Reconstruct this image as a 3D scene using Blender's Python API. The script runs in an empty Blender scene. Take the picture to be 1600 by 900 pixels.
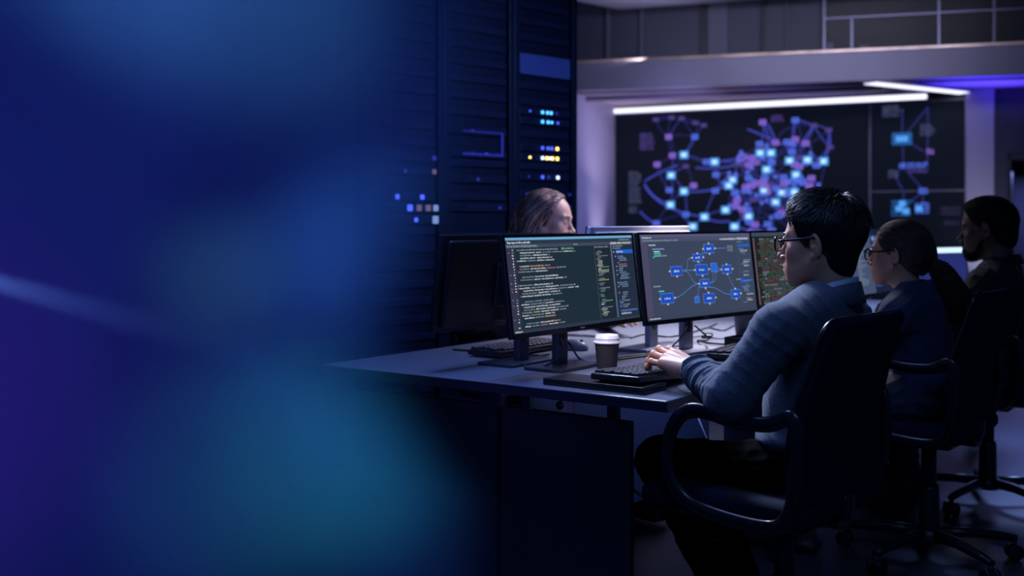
import bpy, bmesh, math, random
import numpy as np
from mathutils import Vector, Matrix

random.seed(7)
rng = np.random.default_rng(7)
SC = bpy.context.scene
COL = SC.collection
PI = math.pi

# ------------------------------------------------------------------ frame of the room
F, CAMH, HZ = 1760.0, 1.18, 345.0                      # focal length in pixels of a 1600 wide frame, eye height, horizon row
ER = Vector((0.593, 0.805, 0.0))                       # along the row of desks
ED = Vector((-0.805, 0.593, 0.0))                      # the way the seated row looks
A_ROW = math.atan2(ER.y, ER.x)
DZ = 0.73                                              # desk top
C0 = Vector((0.386, 2.81, 0.0))                        # near corner of the desk


def at(x, y, D):
    return Vector(((x - 800) / F * D, D, CAMH - (y - HZ) / F * D))


def onz(x, y, z):
    return at(x, y, (CAMH - z) * F / (y - HZ))


def rd(r, d, z=0.0):
    p = C0 + ER * r + ED * d
    return Vector((p.x, p.y, z))


# ------------------------------------------------------------------ materials
def lin(c):
    return tuple((v / 255 / 12.92) if v / 255 <= 0.04045 else ((v / 255 + 0.055) / 1.055) ** 2.4 for v in c)


MATS = {}


def mat(name, rgb, rough=0.5, metal=0.0, spec=0.5, bump=0.0, bscale=200.0, vary=0.0, vscale=8.0, sheen=0.0, sss=0.0, coat=0.0, stretch=None, alpha=1.0, trans=0.0):
    if name in MATS:
        return MATS[name]
    m = bpy.data.materials.new(name)
    m.use_nodes = True
    nt = m.node_tree
    b = nt.nodes['Principled BSDF']
    col = (*lin(rgb), 1)
    b.inputs['Base Color'].default_value = col
    b.inputs['Roughness'].default_value = rough
    b.inputs['Metallic'].default_value = metal
    b.inputs['Specular IOR Level'].default_value = spec
    b.inputs['Sheen Weight'].default_value = sheen
    b.inputs['Coat Weight'].default_value = coat
    b.inputs['Transmission Weight'].default_value = trans
    if alpha < 1:
        b.inputs['Alpha'].default_value = alpha
    if sss:
        b.inputs['Subsurface Weight'].default_value = sss
        b.inputs['Subsurface Radius'].default_value = (0.012, 0.005, 0.003)
    tc = nt.nodes.new('ShaderNodeTexCoord')
    vec = tc.outputs['Object']
    if stretch:
        mp = nt.nodes.new('ShaderNodeMapping')
        mp.inputs['Scale'].default_value = stretch
        nt.links.new(vec, mp.inputs['Vector'])
        vec = mp.outputs['Vector']
    if vary:
        n = nt.nodes.new('ShaderNodeTexNoise')
        n.inputs['Scale'].default_value = vscale
        n.inputs['Detail'].default_value = 5
        nt.links.new(vec, n.inputs['Vector'])
        r = nt.nodes.new('ShaderNodeMapRange')
        r.inputs['From Min'].default_value = 0.3
        r.inputs['From Max'].default_value = 0.7
        r.inputs['To Min'].default_value = 1 - vary
        r.inputs['To Max'].default_value = 1 + vary
        nt.links.new(n.outputs['Fac'], r.inputs['Value'])
        mx = nt.nodes.new('ShaderNodeVectorMath')
        mx.operation = 'SCALE'
        mx.inputs[0].default_value = col[:3]
        nt.links.new(r.outputs['Result'], mx.inputs['Scale'])
        nt.links.new(mx.outputs['Vector'], b.inputs['Base Color'])
    if bump:
        n2 = nt.nodes.new('ShaderNodeTexNoise')
        n2.inputs['Scale'].default_value = bscale
        n2.inputs['Detail'].default_value = 3
        nt.links.new(vec, n2.inputs['Vector'])
        bp = nt.nodes.new('ShaderNodeBump')
        bp.inputs['Strength'].default_value = bump
        bp.inputs['Distance'].default_value = 0.002
        nt.links.new(n2.outputs['Fac'], bp.inputs['Height'])
        nt.links.new(bp.outputs['Normal'], b.inputs['Normal'])
    MATS[name] = m
    return m


def emis(name, rgb, k=1.0):
    if name in MATS:
        return MATS[name]
    m = bpy.data.materials.new(name)
    m.use_nodes = True
    b = m.node_tree.nodes['Principled BSDF']
    b.inputs['Base Color'].default_value = (0.004, 0.004, 0.005, 1)
    b.inputs['Roughness'].default_value = 0.4
    b.inputs['Specular IOR Level'].default_value = 0.06
    b.inputs['Emission Color'].default_value = (*lin(rgb), 1)
    b.inputs['Emission Strength'].default_value = k
    MATS[name] = m
    return m


# ------------------------------------------------------------------ objects
def link(name, me, mats=(), parent=None, loc=None, rotz=None):
    o = bpy.data.objects.new(name, me)
    COL.objects.link(o)
    if me is not None and hasattr(me, 'materials'):
        for m in (mats if isinstance(mats, (list, tuple)) else [mats]):
            me.materials.append(m)
    if parent is not None:
        o.parent = parent
    if loc is not None:
        o.location = loc
    if rotz is not None:
        o.rotation_euler = (0, 0, rotz)
    return o


def thing(name, label, cat, loc=(0, 0, 0), rotz=0.0, group=None):
    o = bpy.data.objects.new(name, None)
    o.empty_display_size = 0.1
    COL.objects.link(o)
    o.location = loc
    o.rotation_euler = (0, 0, rotz)
    return tag(o, label, cat, group)


def tag(o, label, cat, group=None):
    o['label'] = label
    o['category'] = cat
    if group:
        o['group'] = group
    return o


def struct(o):
    o['kind'] = 'structure'
    return o


def dup(root, loc, rotz, label=None, group=None):
    r = root.copy()
    COL.objects.link(r)
    r.location = loc
    r.rotation_euler = (0, 0, rotz)
    if label:
        r['label'] = label
    if group:
        r['group'] = group
    for ch in list(root.children):
        c = ch.copy()
        COL.objects.link(c)
        c.parent = r
        for g in ch.children:
            d = g.copy()
            COL.objects.link(d)
            d.parent = c
    return r


def mesh_np(name, V, Fc, smooth=True, mi=None):
    """numpy verts (n,3), faces (m,k) -> mesh"""
    V = np.asarray(V, dtype=np.float32)
    Fc = np.asarray(Fc, dtype=np.int32)
    me = bpy.data.meshes.new(name)
    me.vertices.add(len(V))
    me.vertices.foreach_set('co', V.ravel())
    k = Fc.shape[1]
    me.loops.add(Fc.size)
    me.loops.foreach_set('vertex_index', Fc.ravel())
    me.polygons.add(len(Fc))
    me.polygons.foreach_set('loop_start', np.arange(0, Fc.size, k, dtype=np.int32))
    me.polygons.foreach_set('loop_total', np.full(len(Fc), k, dtype=np.int32))
    if mi is not None:
        me.polygons.foreach_set('material_index', np.asarray(mi, dtype=np.int32))
    me.update(calc_edges=True)
    me.polygons.foreach_set('use_smooth', np.full(len(Fc), smooth, dtype=bool))
    me.validate()
    return me


class MB:
    """collects simple shapes into ONE mesh"""

    def __init__(s):
        s.bm = bmesh.new()

    def _new(s, fn, M, mi, smooth):
        tmp = bmesh.new()
        fn(tmp)
        if M is not None:
            bmesh.ops.transform(tmp, matrix=M, verts=tmp.verts)
        bmesh.ops.recalc_face_normals(tmp, faces=tmp.faces)
        for f in tmp.faces:
            f.material_index = mi
            f.smooth = smooth
        me = bpy.data.meshes.new('t')
        tmp.to_mesh(me)
        tmp.free()
        s.bm.from_mesh(me)
        bpy.data.meshes.remove(me)
        return s

    def box(s, lo, hi, bev=0.0, seg=2, M=None, mi=0):
        lo, hi = Vector(lo), Vector(hi)

        def fn(b):
            bmesh.ops.create_cube(b, size=1, matrix=Matrix.Translation((lo + hi) / 2) @ Matrix.Diagonal((*(hi - lo), 1)))
            if bev:
                bmesh.ops.bevel(b, geom=b.edges[:], offset=bev, segments=seg, profile=0.5, affect='EDGES')
        return s._new(fn, M, mi, False)

    def prism(s, pts, z0, z1, bev=0.0, M=None, mi=0, seg=2):
        def fn(b):
            vs = [b.verts.new((p[0], p[1], z0)) for p in pts]
            f = b.faces.new(vs)
            r = bmesh.ops.extrude_face_region(b, geom=[f])
            for v in r['geom']:
                if isinstance(v, bmesh.types.BMVert):
                    v.co.z = z1
            if bev:
                bmesh.ops.bevel(b, geom=b.edges[:], offset=bev, segments=seg, profile=0.5, affect='EDGES')
        return s._new(fn, M, mi, False)

    def cyl(s, a, b_, r1, r2=None, n=20, mi=0, bev=0.0):
        a, b_ = Vector(a), Vector(b_)
        r2 = r1 if r2 is None else r2
        d = b_ - a
        M = Matrix.Translation((a + b_) / 2) @ d.to_track_quat('Z', 'Y').to_matrix().to_4x4()

        def fn(b):
            bmesh.ops.create_cone(b, cap_ends=True, segments=n, radius1=r1, radius2=r2, depth=d.length)
            if bev:
                es = [e for e in b.edges if len(e.link_faces) == 2 and any(len(f.verts) > 4 for f in e.link_faces)]
                bmesh.ops.bevel(b, geom=es, offset=bev, segments=2, profile=0.5, affect='EDGES')
        return s._new(fn, M, mi, True)

    def sphere(s, c, r, n=16, mi=0, scale=(1, 1, 1)):
        M = Matrix.Translation(Vector(c)) @ Matrix.Diagonal((*scale, 1))
        return s._new(lambda b: bmesh.ops.create_uvsphere(b, u_segments=n, v_segments=max(6, n // 2), radius=r), M, mi, True)

    def lathe(s, prof, n=32, M=None, mi=0, closed=False):
        """prof: (radius, z) pairs from bottom to top"""
        def fn(b):
            rings = []
            for r, z in prof:
                rings.append([b.verts.new((max(r, 1e-5) * math.cos(2 * PI * i / n), max(r, 1e-5) * math.sin(2 * PI * i / n), z)) for i in range(n)])
            for q in range(len(rings) - 1):
                for i in range(n):
                    b.faces.new((rings[q][i], rings[q][(i + 1) % n], rings[q + 1][(i + 1) % n], rings[q + 1][i]))
            if closed:
                for i in range(n):
                    b.faces.new((rings[-1][i], rings[-1][(i + 1) % n], rings[0][(i + 1) % n], rings[0][i]))
            else:
                b.faces.new(rings[0][::-1])
                b.faces.new(rings[-1])
        return s._new(fn, M, mi, True)

    def tube(s, pts, r, n=8, mi=0, closed=False, flat=None, up=(0, 0, 1), sub=0):
        """round tube (or flat = (half width, half height) oval) along points"""
        P = [Vector(p) for p in pts]
        if sub:
            P = smooth_path(P, sub, closed)

        def fn(b):
            N = len(P)
            rings = []
            for i in range(N):
                if closed:
                    t = (P[(i + 1) % N] - P[i - 1])
                else:
                    t = P[min(i + 1, N - 1)] - P[max(i - 1, 0)]
                t.normalize()
                u = Vector(up)
                sd = t.cross(u)
                if sd.length < 1e-3:
                    sd = t.cross(Vector((0, 1, 0)))
                sd.normalize()
                nn = sd.cross(t)
                rr = r[i] if isinstance(r, (list, tuple)) and len(r) == N else (r if not isinstance(r, (list, tuple)) else r[0])
                a, c = (rr, rr) if flat is None else flat
                rings.append([b.verts.new(P[i] + sd * (a * math.cos(2 * PI * k / n)) + nn * (c * math.sin(2 * PI * k / n))) for k in range(n)])
            M_ = N if closed else N - 1
            for q in range(M_):
                A, B = rings[q], rings[(q + 1) % N]
                for k in range(n):
                    b.faces.new((A[k], A[(k + 1) % n], B[(k + 1) % n], B[k]))
            if not closed:
                b.faces.new(rings[0][::-1])
                b.faces.new(rings[-1])
        return s._new(fn, None, mi, True)

    def quad(s, pts, mi=0):
        f = s.bm.faces.new([s.bm.verts.new(Vector(p)) for p in pts])
        f.material_index = mi
        return s

    def build(s, name, mats, parent=None, loc=None, rotz=None):
        me = bpy.data.meshes.new(name)
        s.bm.to_mesh(me)
        s.bm.free()
        return link(name, me, mats, parent, loc, rotz)


def smooth_path(P, sub, closed=False):
    """Catmull-Rom"""
    out = []
    N = len(P)
    for i in range(N if closed else N - 1):
        p0 = P[i - 1] if (closed or i > 0) else P[i]
        p1, p2 = P[i], P[(i + 1) % N]
        p3 = P[(i + 2) % N] if (closed or i + 2 < N) else p2
        for k in range(sub):
            t = k / sub
            out.append(0.5 * ((2 * p1) + (p2 - p0) * t + (2 * p0 - 5 * p1 + 4 * p2 - p3) * t * t + (3 * p1 - p0 - 3 * p2 + p3) * t ** 3))
    if not closed:
        out.append(P[-1])
    return out


# ------------------------------------------------------------------ smooth solids on a distance grid
class Field:
    def __init__(s, lo, hi, h):
        s.lo = np.array(lo, dtype=np.float64)
        s.h = h
        s.n = np.ceil((np.array(hi) - s.lo) / h).astype(int) + 1
        s.D = np.full(tuple(s.n), 0.5, dtype=np.float32)

    def win(s, lo, hi):
        i0 = np.clip(np.floor((np.array(lo) - s.lo) / s.h).astype(int), 0, s.n)
        i1 = np.clip(np.ceil((np.array(hi) - s.lo) / s.h).astype(int) + 1, 0, s.n)
        sl = tuple(slice(a, b) for a, b in zip(i0, i1))
        ax = [(s.lo[q] + s.h * np.arange(i0[q], i1[q])).astype(np.float32) for q in range(3)]
        return sl, ax[0][:, None, None], ax[1][None, :, None], ax[2][None, None, :]

    def _join(s, sl, d, k, op):
        D = s.D[sl]
        if D.size == 0:
            return
        if op == 'sub':
            d = -d
            if k > 0:
                hh = np.maximum(k - np.abs(D - d), 0) / k
                D[...] = np.maximum(D, d) + hh * hh * k * 0.25
            else:
                D[...] = np.maximum(D, d)
        else:
            if k > 0:
                hh = np.maximum(k - np.abs(D - d), 0) / k
                D[...] = np.minimum(D, d) - hh * hh * k * 0.25
            else:
                D[...] = np.minimum(D, d)

    def cap(s, a, b, ra, rb=None, k=0.01, op='add', disp=None):
        rb = ra if rb is None else rb
        a, b = np.array(a, dtype=np.float64), np.array(b, dtype=np.float64)
        m = max(ra, rb) + k + 0.02
        sl, x, y, z = s.win(np.minimum(a, b) - m, np.maximum(a, b) + m)
        ab = b - a
        L2 = float(ab @ ab) + 1e-12
        t = ((x - a[0]) * ab[0] + (y - a[1]) * ab[1] + (z - a[2]) * ab[2]) / L2
        tc = np.clip(t, 0, 1)
        dx, dy, dz = x - (a[0] + tc * ab[0]), y - (a[1] + tc * ab[1]), z - (a[2] + tc * ab[2])
        d = np.sqrt(dx * dx + dy * dy + dz * dz) - (ra + (rb - ra) * tc)
        if disp is not None:
            d = d - disp(tc, dx, dy, dz)
        s._join(sl, d, k, op)
        return s

    def ell(s, c, r, k=0.01, op='add', R=None):
        c, r = np.array(c, dtype=np.float64), np.array(r, dtype=np.float64)
        m = max(r) + k + 0.02
        sl, x, y, z = s.win(c - m, c + m)
        x, y, z = x - c[0], y - c[1], z - c[2]
        if R is not None:
            M = np.array(R.to_3x3().transposed())
            x, y, z = (M[0, 0] * x + M[0, 1] * y + M[0, 2] * z, M[1, 0] * x + M[1, 1] * y + M[1, 2] * z, M[2, 0] * x + M[2, 1] * y + M[2, 2] * z)
        k0 = np.sqrt((x / r[0]) ** 2 + (y / r[1]) ** 2 + (z / r[2]) ** 2)
        k1 = np.sqrt((x / r[0] ** 2) ** 2 + (y / r[1] ** 2) ** 2 + (z / r[2] ** 2) ** 2) + 1e-9
        s._join(sl, (k0 * (k0 - 1) / k1).astype(np.float32), k, op)
        return s

    def rbox(s, c, half, rad, k=0.01, op='add', R=None):
        c, hf = np.array(c, dtype=np.float64), np.array(half, dtype=np.float64) - rad
        m = float(np.linalg.norm(half)) + k + 0.02
        sl, x, y, z = s.win(c - m, c + m)
        x, y, z = x - c[0], y - c[1], z - c[2]
        if R is not None:
            M = np.array(R.to_3x3().transposed())
            x, y, z = (M[0, 0] * x + M[0, 1] * y + M[0, 2] * z, M[1, 0] * x + M[1, 1] * y + M[1, 2] * z, M[2, 0] * x + M[2, 1] * y + M[2, 2] * z)
        qx, qy, qz = np.abs(x) - hf[0], np.abs(y) - hf[1], np.abs(z) - hf[2]
        d = np.sqrt(np.maximum(qx, 0) ** 2 + np.maximum(qy, 0) ** 2 + np.maximum(qz, 0) ** 2) + np.minimum(np.maximum(np.maximum(qx, qy), qz), 0) - rad
        s._join(sl, d.astype(np.float32), k, op)
        return s

    def plane(s, p, n, k=0.0):
        """cut away what lies on the side the normal points to"""
        p, n = np.array(p, dtype=np.float64), np.array(n, dtype=np.float64)
        n = n / np.linalg.norm(n)
        sl, x, y, z = s.win(s.lo, s.lo + s.h * s.n)
        d = (x - p[0]) * n[0] + (y - p[1]) * n[1] + (z - p[2]) * n[2]
        s._join(sl, (-d).astype(np.float32), k, 'sub')
        return s

    def sample(s, P):
        q = (P - s.lo) / s.h
        q = np.clip(q, 0, np.array(s.n) - 1.001)
        i = q.astype(int)
        f = (q - i)
        D = s.D
        out = 0
        for a in (0, 1):
            for b in (0, 1):
                for c in (0, 1):
                    w = (f[:, 0] if a else 1 - f[:, 0]) * (f[:, 1] if b else 1 - f[:, 1]) * (f[:, 2] if c else 1 - f[:, 2])
                    out = out + w * D[i[:, 0] + a, i[:, 1] + b, i[:, 2] + c]
        return out

    def grad(s, P):
        e = s.h
        g = np.stack([s.sample(P + np.eye(3)[q] * e) - s.sample(P - np.eye(3)[q] * e) for q in range(3)], axis=1)
        return g / (np.linalg.norm(g, axis=1, keepdims=True) + 1e-9)

    def verts_faces(s):
        D = s.D
        D[0], D[-1] = 0.5, 0.5
        D[:, 0], D[:, -1] = 0.5, 0.5
        D[:, :, 0], D[:, :, -1] = 0.5, 0.5
        S = D < 0
        u = S.astype(np.uint8)
        cnt = u[:-1, :-1, :-1] + u[1:, :-1, :-1] + u[:-1, 1:, :-1] + u[:-1, :-1, 1:] + u[1:, 1:, :-1] + u[1:, :-1, 1:] + u[:-1, 1:, 1:] + u[1:, 1:, 1:]
        act = (cnt > 0) & (cnt < 8)
        idx = np.argwhere(act)
        vid = np.full(act.shape, -1, dtype=np.int32)
        vid[act] = np.arange(len(idx), dtype=np.int32)
        offs = [(a, b, c) for a in (0, 1) for b in (0, 1) for c in (0, 1)]
        val = {o: D[idx[:, 0] + o[0], idx[:, 1] + o[1], idx[:, 2] + o[2]] for o in offs}
        acc = np.zeros((len(idx), 3))
        num = np.zeros(len(idx))
        for o in offs:
            for q in range(3):
                if o[q] == 0:
                    o2 = tuple(1 if w == q else o[w] for w in range(3))
                    a, b = val[o], val[o2]
                    m = (a < 0) != (b < 0)
                    t = np.where(m, a / np.where(m, a - b, 1), 0)
                    P = np.tile(np.array(o, dtype=np.float64), (len(idx), 1))
                    P[:, q] += t
                    acc += P * m[:, None]
                    num += m
        V = s.lo + s.h * (idx + acc / num[:, None])
        Fs = []
        for q in range(3):
            a, b = [w for w in range(3) if w != q]
            sl0 = [slice(None)] * 3
            sl1 = [slice(None)] * 3
            sl0[q], sl1[q] = slice(0, -1), slice(1, None)
            s0, s1 = S[tuple(sl0)], S[tuple(sl1)]
            e = np.argwhere(s0 != s1)
            ins = s0[e[:, 0], e[:, 1], e[:, 2]]
            quad = []
            for da, db in ((-1, -1), (0, -1), (0, 0), (-1, 0)):
                c = e.copy()
                c[:, a] += da
                c[:, b] += db
                quad.append(vid[c[:, 0], c[:, 1], c[:, 2]])
            Q = np.stack(quad, axis=1)
            flip = ins if q != 1 else ~ins
            Q[~flip] = Q[~flip][:, ::-1]
            Fs.append(Q)
        Fc = np.concatenate(Fs)
        return V, Fc[(Fc >= 0).all(axis=1)]

    def mesh(s, name):
        V, Fc = s.verts_faces()
        return mesh_np(name, V, Fc)


def join_vf(parts):
    Vs, Fs, off = [], [], 0
    for V, Fc in parts:
        Vs.append(np.asarray(V))
        Fs.append(np.asarray(Fc) + off)
        off += len(V)
    return np.concatenate(Vs), np.concatenate(Fs)


def strands(paths, r0, r1=0.0002, sides=3):
    """paths (n, m, 3) -> tapered thin tubes as verts, faces"""
    P = np.asarray(paths)
    n, m, _ = P.shape
    T = np.gradient(P, axis=1)
    T /= np.linalg.norm(T, axis=2, keepdims=True) + 1e-9
    ref = np.array([0.31, 0.52, 0.79])
    A = np.cross(T, ref)
    A /= np.linalg.norm(A, axis=2, keepdims=True) + 1e-9
    B = np.cross(T, A)
    rr = (r0 + (r1 - r0) * np.linspace(0, 1, m) ** 1.5)[None, :, None, None]
    ang = np.arange(sides) * 2 * PI / sides
    ring = P[:, :, None, :] + rr * (A[:, :, None, :] * np.cos(ang)[None, None, :, None] + B[:, :, None, :] * np.sin(ang)[None, None, :, None])
    V = ring.reshape(-1, 3)
    base = (np.arange(n)[:, None, None] * m + np.arange(m - 1)[None, :, None]) * sides + np.arange(sides)[None, None, :]
    nxt = (np.arange(n)[:, None, None] * m + np.arange(m - 1)[None, :, None]) * sides + ((np.arange(sides) + 1) % sides)[None, None, :]
    Fc = np.stack([base, nxt, nxt + sides, base + sides], axis=-1).reshape(-1, 4)
    return V, Fc
# ================================================================== THE ROOM
M_floor = mat('floor_concrete', (58, 60, 74), rough=0.42, vary=0.18, vscale=2.2, bump=0.15, bscale=30)
M_wall = mat('dark_wall_paint', (46, 48, 66), rough=0.7, vary=0.08, vscale=1.5)
M_lav = mat('pale_wall_paint', (150, 146, 172), rough=0.65, vary=0.04, vscale=1.2)
M_slab = mat('slab_paint', (118, 116, 138), rough=0.6, vary=0.08, vscale=0.9)
M_soff = mat('soffit_paint', (120, 112, 130), rough=0.7, vary=0.06, vscale=1.1)
M_pan = mat('grey_wall_panel', (54, 57, 76), rough=0.55, vary=0.06, vscale=2)
M_pan2 = mat('light_grey_wall_panel', (78, 80, 100), rough=0.55, vary=0.06, vscale=2)
M_post = mat('dark_post', (20, 22, 34), rough=0.5)
M_steel = mat('rail_steel', (84, 86, 106), rough=0.35, metal=0.5)
M_strip = emis('light_strip', (232, 232, 255), 1.6)

A = Vector((1.27, 13.70, 0))
V_ = Vector((0.891, -0.454, 0)).normalized()
MN = Vector((-0.454, -0.891, 0)).normalized()            # out of the video wall into the room
A_VID = math.atan2(V_.y, V_.x)


def vw(s, z, off=0.0):
    p = A + V_ * s + MN * off
    return Vector((p.x, p.y, z))


def wall_box(mb, s0, s1, z0, z1, o0, o1, mi=0, bev=0.0):
    """a box along the video wall: s along it, o out of it"""
    M = Matrix.Translation(A) @ Matrix.Rotation(A_VID, 4, 'Z')   # local x along, local -y out
    mb.box((s0, -max(o0, o1), z0), (s1, -min(o0, o1), z1), bev=bev, M=M, mi=mi)
    return mb


struct(MB().box((-7, -2, -0.05), (12, 17, 0)).build('floor', M_floor))
# wall that carries the screens, and the dark wall going on to the side with a doorway in it
struct(wall_box(MB(), -0.6, 4.24, 0, 2.56, -0.25, 0.0).build('wall_back', M_wall))
mb = MB()
wall_box(mb, 4.24, 4.36, 0, 2.56, -0.25, 0.05)
wall_box(mb, 4.36, 5.6, 1.86, 2.56, -0.25, 0.05)
wall_box(mb, 5.6, 8.5, 0, 2.56, -0.25, 0.05)
struct(mb.build('wall_right', M_wall))
mb = MB()
wall_box(mb, 4.36, 4.40, 0, 1.86, -0.2, 0.07)
wall_box(mb, 5.56, 5.6, 0, 1.86, -0.2, 0.07)
wall_box(mb, 4.36, 5.6, 1.82, 1.86, -0.2, 0.07)
d = struct(mb.build('door_1', M_post))
d['label'] = 'dark doorway beside the pale pier'
mb = MB()
wall_box(mb, 4.3, 5.7, 0, 2.2, -1.3, -1.25)
wall_box(mb, 4.3, 4.36, 0, 2.2, -1.3, -0.25)
wall_box(mb, 5.6, 5.66, 0, 2.2, -1.3, -0.25)
wall_box(mb, 4.3, 5.66, 1.9, 1.95, -1.3, -0.25)
struct(mb.build('wall_passage', M_wall))
struct(wall_box(MB(), 3.965, 4.24, 0, 2.56, 0.0, 0.10, bev=0.006).build('trim_1', M_lav))
# pale return wall at the other end of the screens
J0, J1 = Vector((1.27, 13.70, 0)), Vector((0.62, 11.95, 0))
jd = (J1 - J0)
Mj = Matrix.Translation(J0) @ Matrix.Rotation(math.atan2(jd.y, jd.x), 4, 'Z')
struct(MB().box((0, -0.25, 0), (jd.length, 0.0, 2.56), M=Mj).build('wall_left', M_lav))

# balcony slab: fascia and soffit
F0, F1 = Vector((0.727, 12.19, 0)), Vector((4.94, 10.87, 0))
fd = (F1 - F0).normalized()
A_F = math.atan2(fd.y, fd.x)
Mf = Matrix.Translation(F0) @ Matrix.Rotation(A_F, 4, 'Z')
struct(MB().box((-2.5, 0, 2.585), (8.0, 0.18, 2.885), bev=0.01, M=Mf).build('trim_2', M_slab))
struct(MB().box((-2.5, 0.0, 2.885), (8.0, 0.10, 2.912), bev=0.004, M=Mf).build('trim_3', mat('ledge_metal', (190, 165, 150), rough=0.35, metal=0.3, vary=0.5, vscale=3.0)))
struct(MB().box((-2.5, 0.14, 2.56), (8.0, 3.4, 2.80), M=Mf).build('trim_4', M_soff))
# light coves
struct(MB().box((-2.5, 0.30, 2.50), (3.4, 0.36, 2.56), M=Mf).build('trim_5', M_soff))
t = thing('light_strip', 'long white light strip along the top edge of the big screens', 'light strip', vw(0, 2.503, 0.06), A_VID)
MB().box((-0.02, -0.05, -0.035), (3.60, 0.06, 0.035), bev=0.008).build('housing', M_slab, t)
MB().box((0.0, -0.056, -0.028), (3.58, -0.046, 0.028)).build('diffuser', M_strip, t)
P0, P1 = Vector((3.50, 11.02, 2.53)), Vector((4.78, 11.88, 2.53))
dd = P1 - P0
t = thing('light_strip', 'short white light strip running across the soffit to the pale pier', 'light strip', P0, math.atan2(dd.y, dd.x))
MB().box((0, -0.09, 0.0), (dd.length, 0.09, 0.03), bev=0.006).build('housing', M_slab, t)
MB().box((0.01, -0.075, -0.008), (dd.length - 0.01, 0.075, 0.002)).build('diffuser', M_strip, t)

# storey above the slab
mb = MB()
mb.box((-2.5, 1.30, 2.8), (8.0, 1.40, 4.9), M=Mf)
struct(mb.build('wall_upper', M_pan))


def fx(px, off):
    """distance along the fascia of the point on the line at that offset which is seen in image column px"""
    k = (px - 800) / F
    n = Vector((-fd.y, fd.x, 0))
    o = F0 + n * off
    return (k * o.y - o.x) / (fd.x - k * fd.y)


posts = [(948, 954, M_pan2), (1001, 1006, M_pan2), (1096, 1105, M_post), (1190, 1194, M_post), (1228, 1231, M_pan2), (1284, 1289, M_post)]
for n_, (a_, b_, m_) in enumerate(posts):
    struct(MB().box((fx(a_, 1.25), 1.22, 2.8), (fx(b_, 1.25), 1.30, 4.9), M=Mf).build('trim_%d' % (6 + n_), m_))
struct(MB().box((fx(1105, 1.28), 1.27, 2.8), (fx(1137, 1.28), 1.30, 4.9), M=Mf).build('trim_12', M_pan2))
struct(MB().box((fx(1289, 1.28), 1.27, 2.8), (8, 1.30, 4.9), M=Mf).build('trim_13', M_post))  # dark sheet standing in for the shaded open void
t = thing('balcony_railing', 'thin steel balcony railing above the white slab edge', 'railing', F0 + Vector((0, 0, 2.91)), A_F)
for px in (1288, 1331, 1467, 1553, 1640):
    s = fx(px, 0.08)
    hgt = 0.33 if px == 1331 else 1.05
    MB().box((s - 0.010, 0.06, 0), (s + 0.010, 0.10, hgt), bev=0.003).build('post', M_steel, t)
s0, s1 = fx(1288, 0.08), fx(1700, 0.08)
MB().box((s0 - 0.014, 0.065, 0.324), (s1, 0.095, 0.342), bev=0.003).build('rail', M_steel, t)
MB().box((s0 - 0.014, 0.055, 1.05), (s1, 0.105, 1.09), bev=0.004).build('rail', M_steel, t)
for px, w_, z0_, h_ in ((1297, 0.09, 0.10, 0.2), (1350, 0.10, 0.09, 0.17)):
    s = fx(px, 0.75)
    b_ = thing('storage_box', 'small grey box behind the railing, %s' % ('beside the end post' if px < 1320 else 'farther from the end post'), 'box', F0, A_F)
    MB().box((s - w_ / 2, 0.70, 2.80), (s + w_ / 2, 0.80, 2.80 + z0_ + h_), bev=0.006).build('body', M_pan, b_)
    MB().box((s - w_ / 2 + 0.012, 0.69, 2.84 + z0_), (s + w_ / 2 - 0.012, 0.70, 2.78 + z0_ + h_), bev=0.002).build('face', M_pan2, b_)

# ceiling plane that ends in a corner over the hall
K = Vector((1.22, 12.9, 3.6))
e1 = (Vector((2.6, 12.35, 3.6)) - K).normalized()
e2 = (Vector((0.80, 12.49, 3.6)) - K).normalized()
poly = [K, K + e1 * 11, Vector((12, -2, 3.6)), Vector((-7, -2, 3.6)), K + e2 * 9]
struct(MB().prism([(p.x, p.y) for p in poly], 3.6, 3.75).build('ceiling', M_lav))

# ------------------------------------------------------------------ the video wall
def bez(p0, p1, p2, n=8):
    return [p0 * (1 - t_) ** 2 + p1 * 2 * t_ * (1 - t_) + p2 * t_ * t_ for t_ in [i / n for i in range(n + 1)]]


class Screen:
    """picture shown on a screen, as faces over its panel; x to the viewer's right, y up, seen from -Y"""

    def __init__(s, lay):
        s.mb = MB()
        s.lay = lay
        s.names = []
        s.k = 0

    def mi(s, m):
        if m not in s.names:
            s.names.append(m)
        return s.names.index(m)

    def poly(s, pts, m, layer=1):
        y = -s.lay * layer
        s.mb.quad([(p[0], y, p[1]) for p in pts], s.mi(m))

    def rect(s, x0, z0, x1, z1, m, layer=1):
        x0, x1 = min(x0, x1), max(x0, x1)
        z0, z1 = min(z0, z1), max(z0, z1)
        s.poly([(x0, z0), (x1, z0), (x1, z1), (x0, z1)], m, layer)

    def line(s, pts, w, m, layer=1):
        for a_, b_ in zip(pts[:-1], pts[1:]):
            a_, b_ = Vector(a_), Vector(b_)
            t_ = (b_ - a_)
            if t_.length < 1e-6:
                continue
            nn = Vector((-t_.y, t_.x)).normalized() * (w / 2)
            s.poly([a_ - nn, b_ - nn, b_ + nn, a_ + nn], m, layer)

    def text(s, x, z, w, h, m, layer=2, rnd=random):
        """a run of small marks like unreadable letters"""
        end = x + w
        while x < end - h * 0.2:
            word = rnd.randint(2, 8)
            for _ in range(word):
                cw = h * rnd.uniform(0.35, 0.6)
                if x + cw > end:
                    return
                lo = 0 if rnd.random() < 0.8 else -0.2
                hi = rnd.choice((0.65, 0.7, 1.0))
                s.rect(x, z + h * lo, x + cw * 0.82, z + h * hi, m, layer)
                x += cw
            x += h * 0.4

    def build(s, name, parent):
        return s.mb.build(name, s.names, parent)


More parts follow.
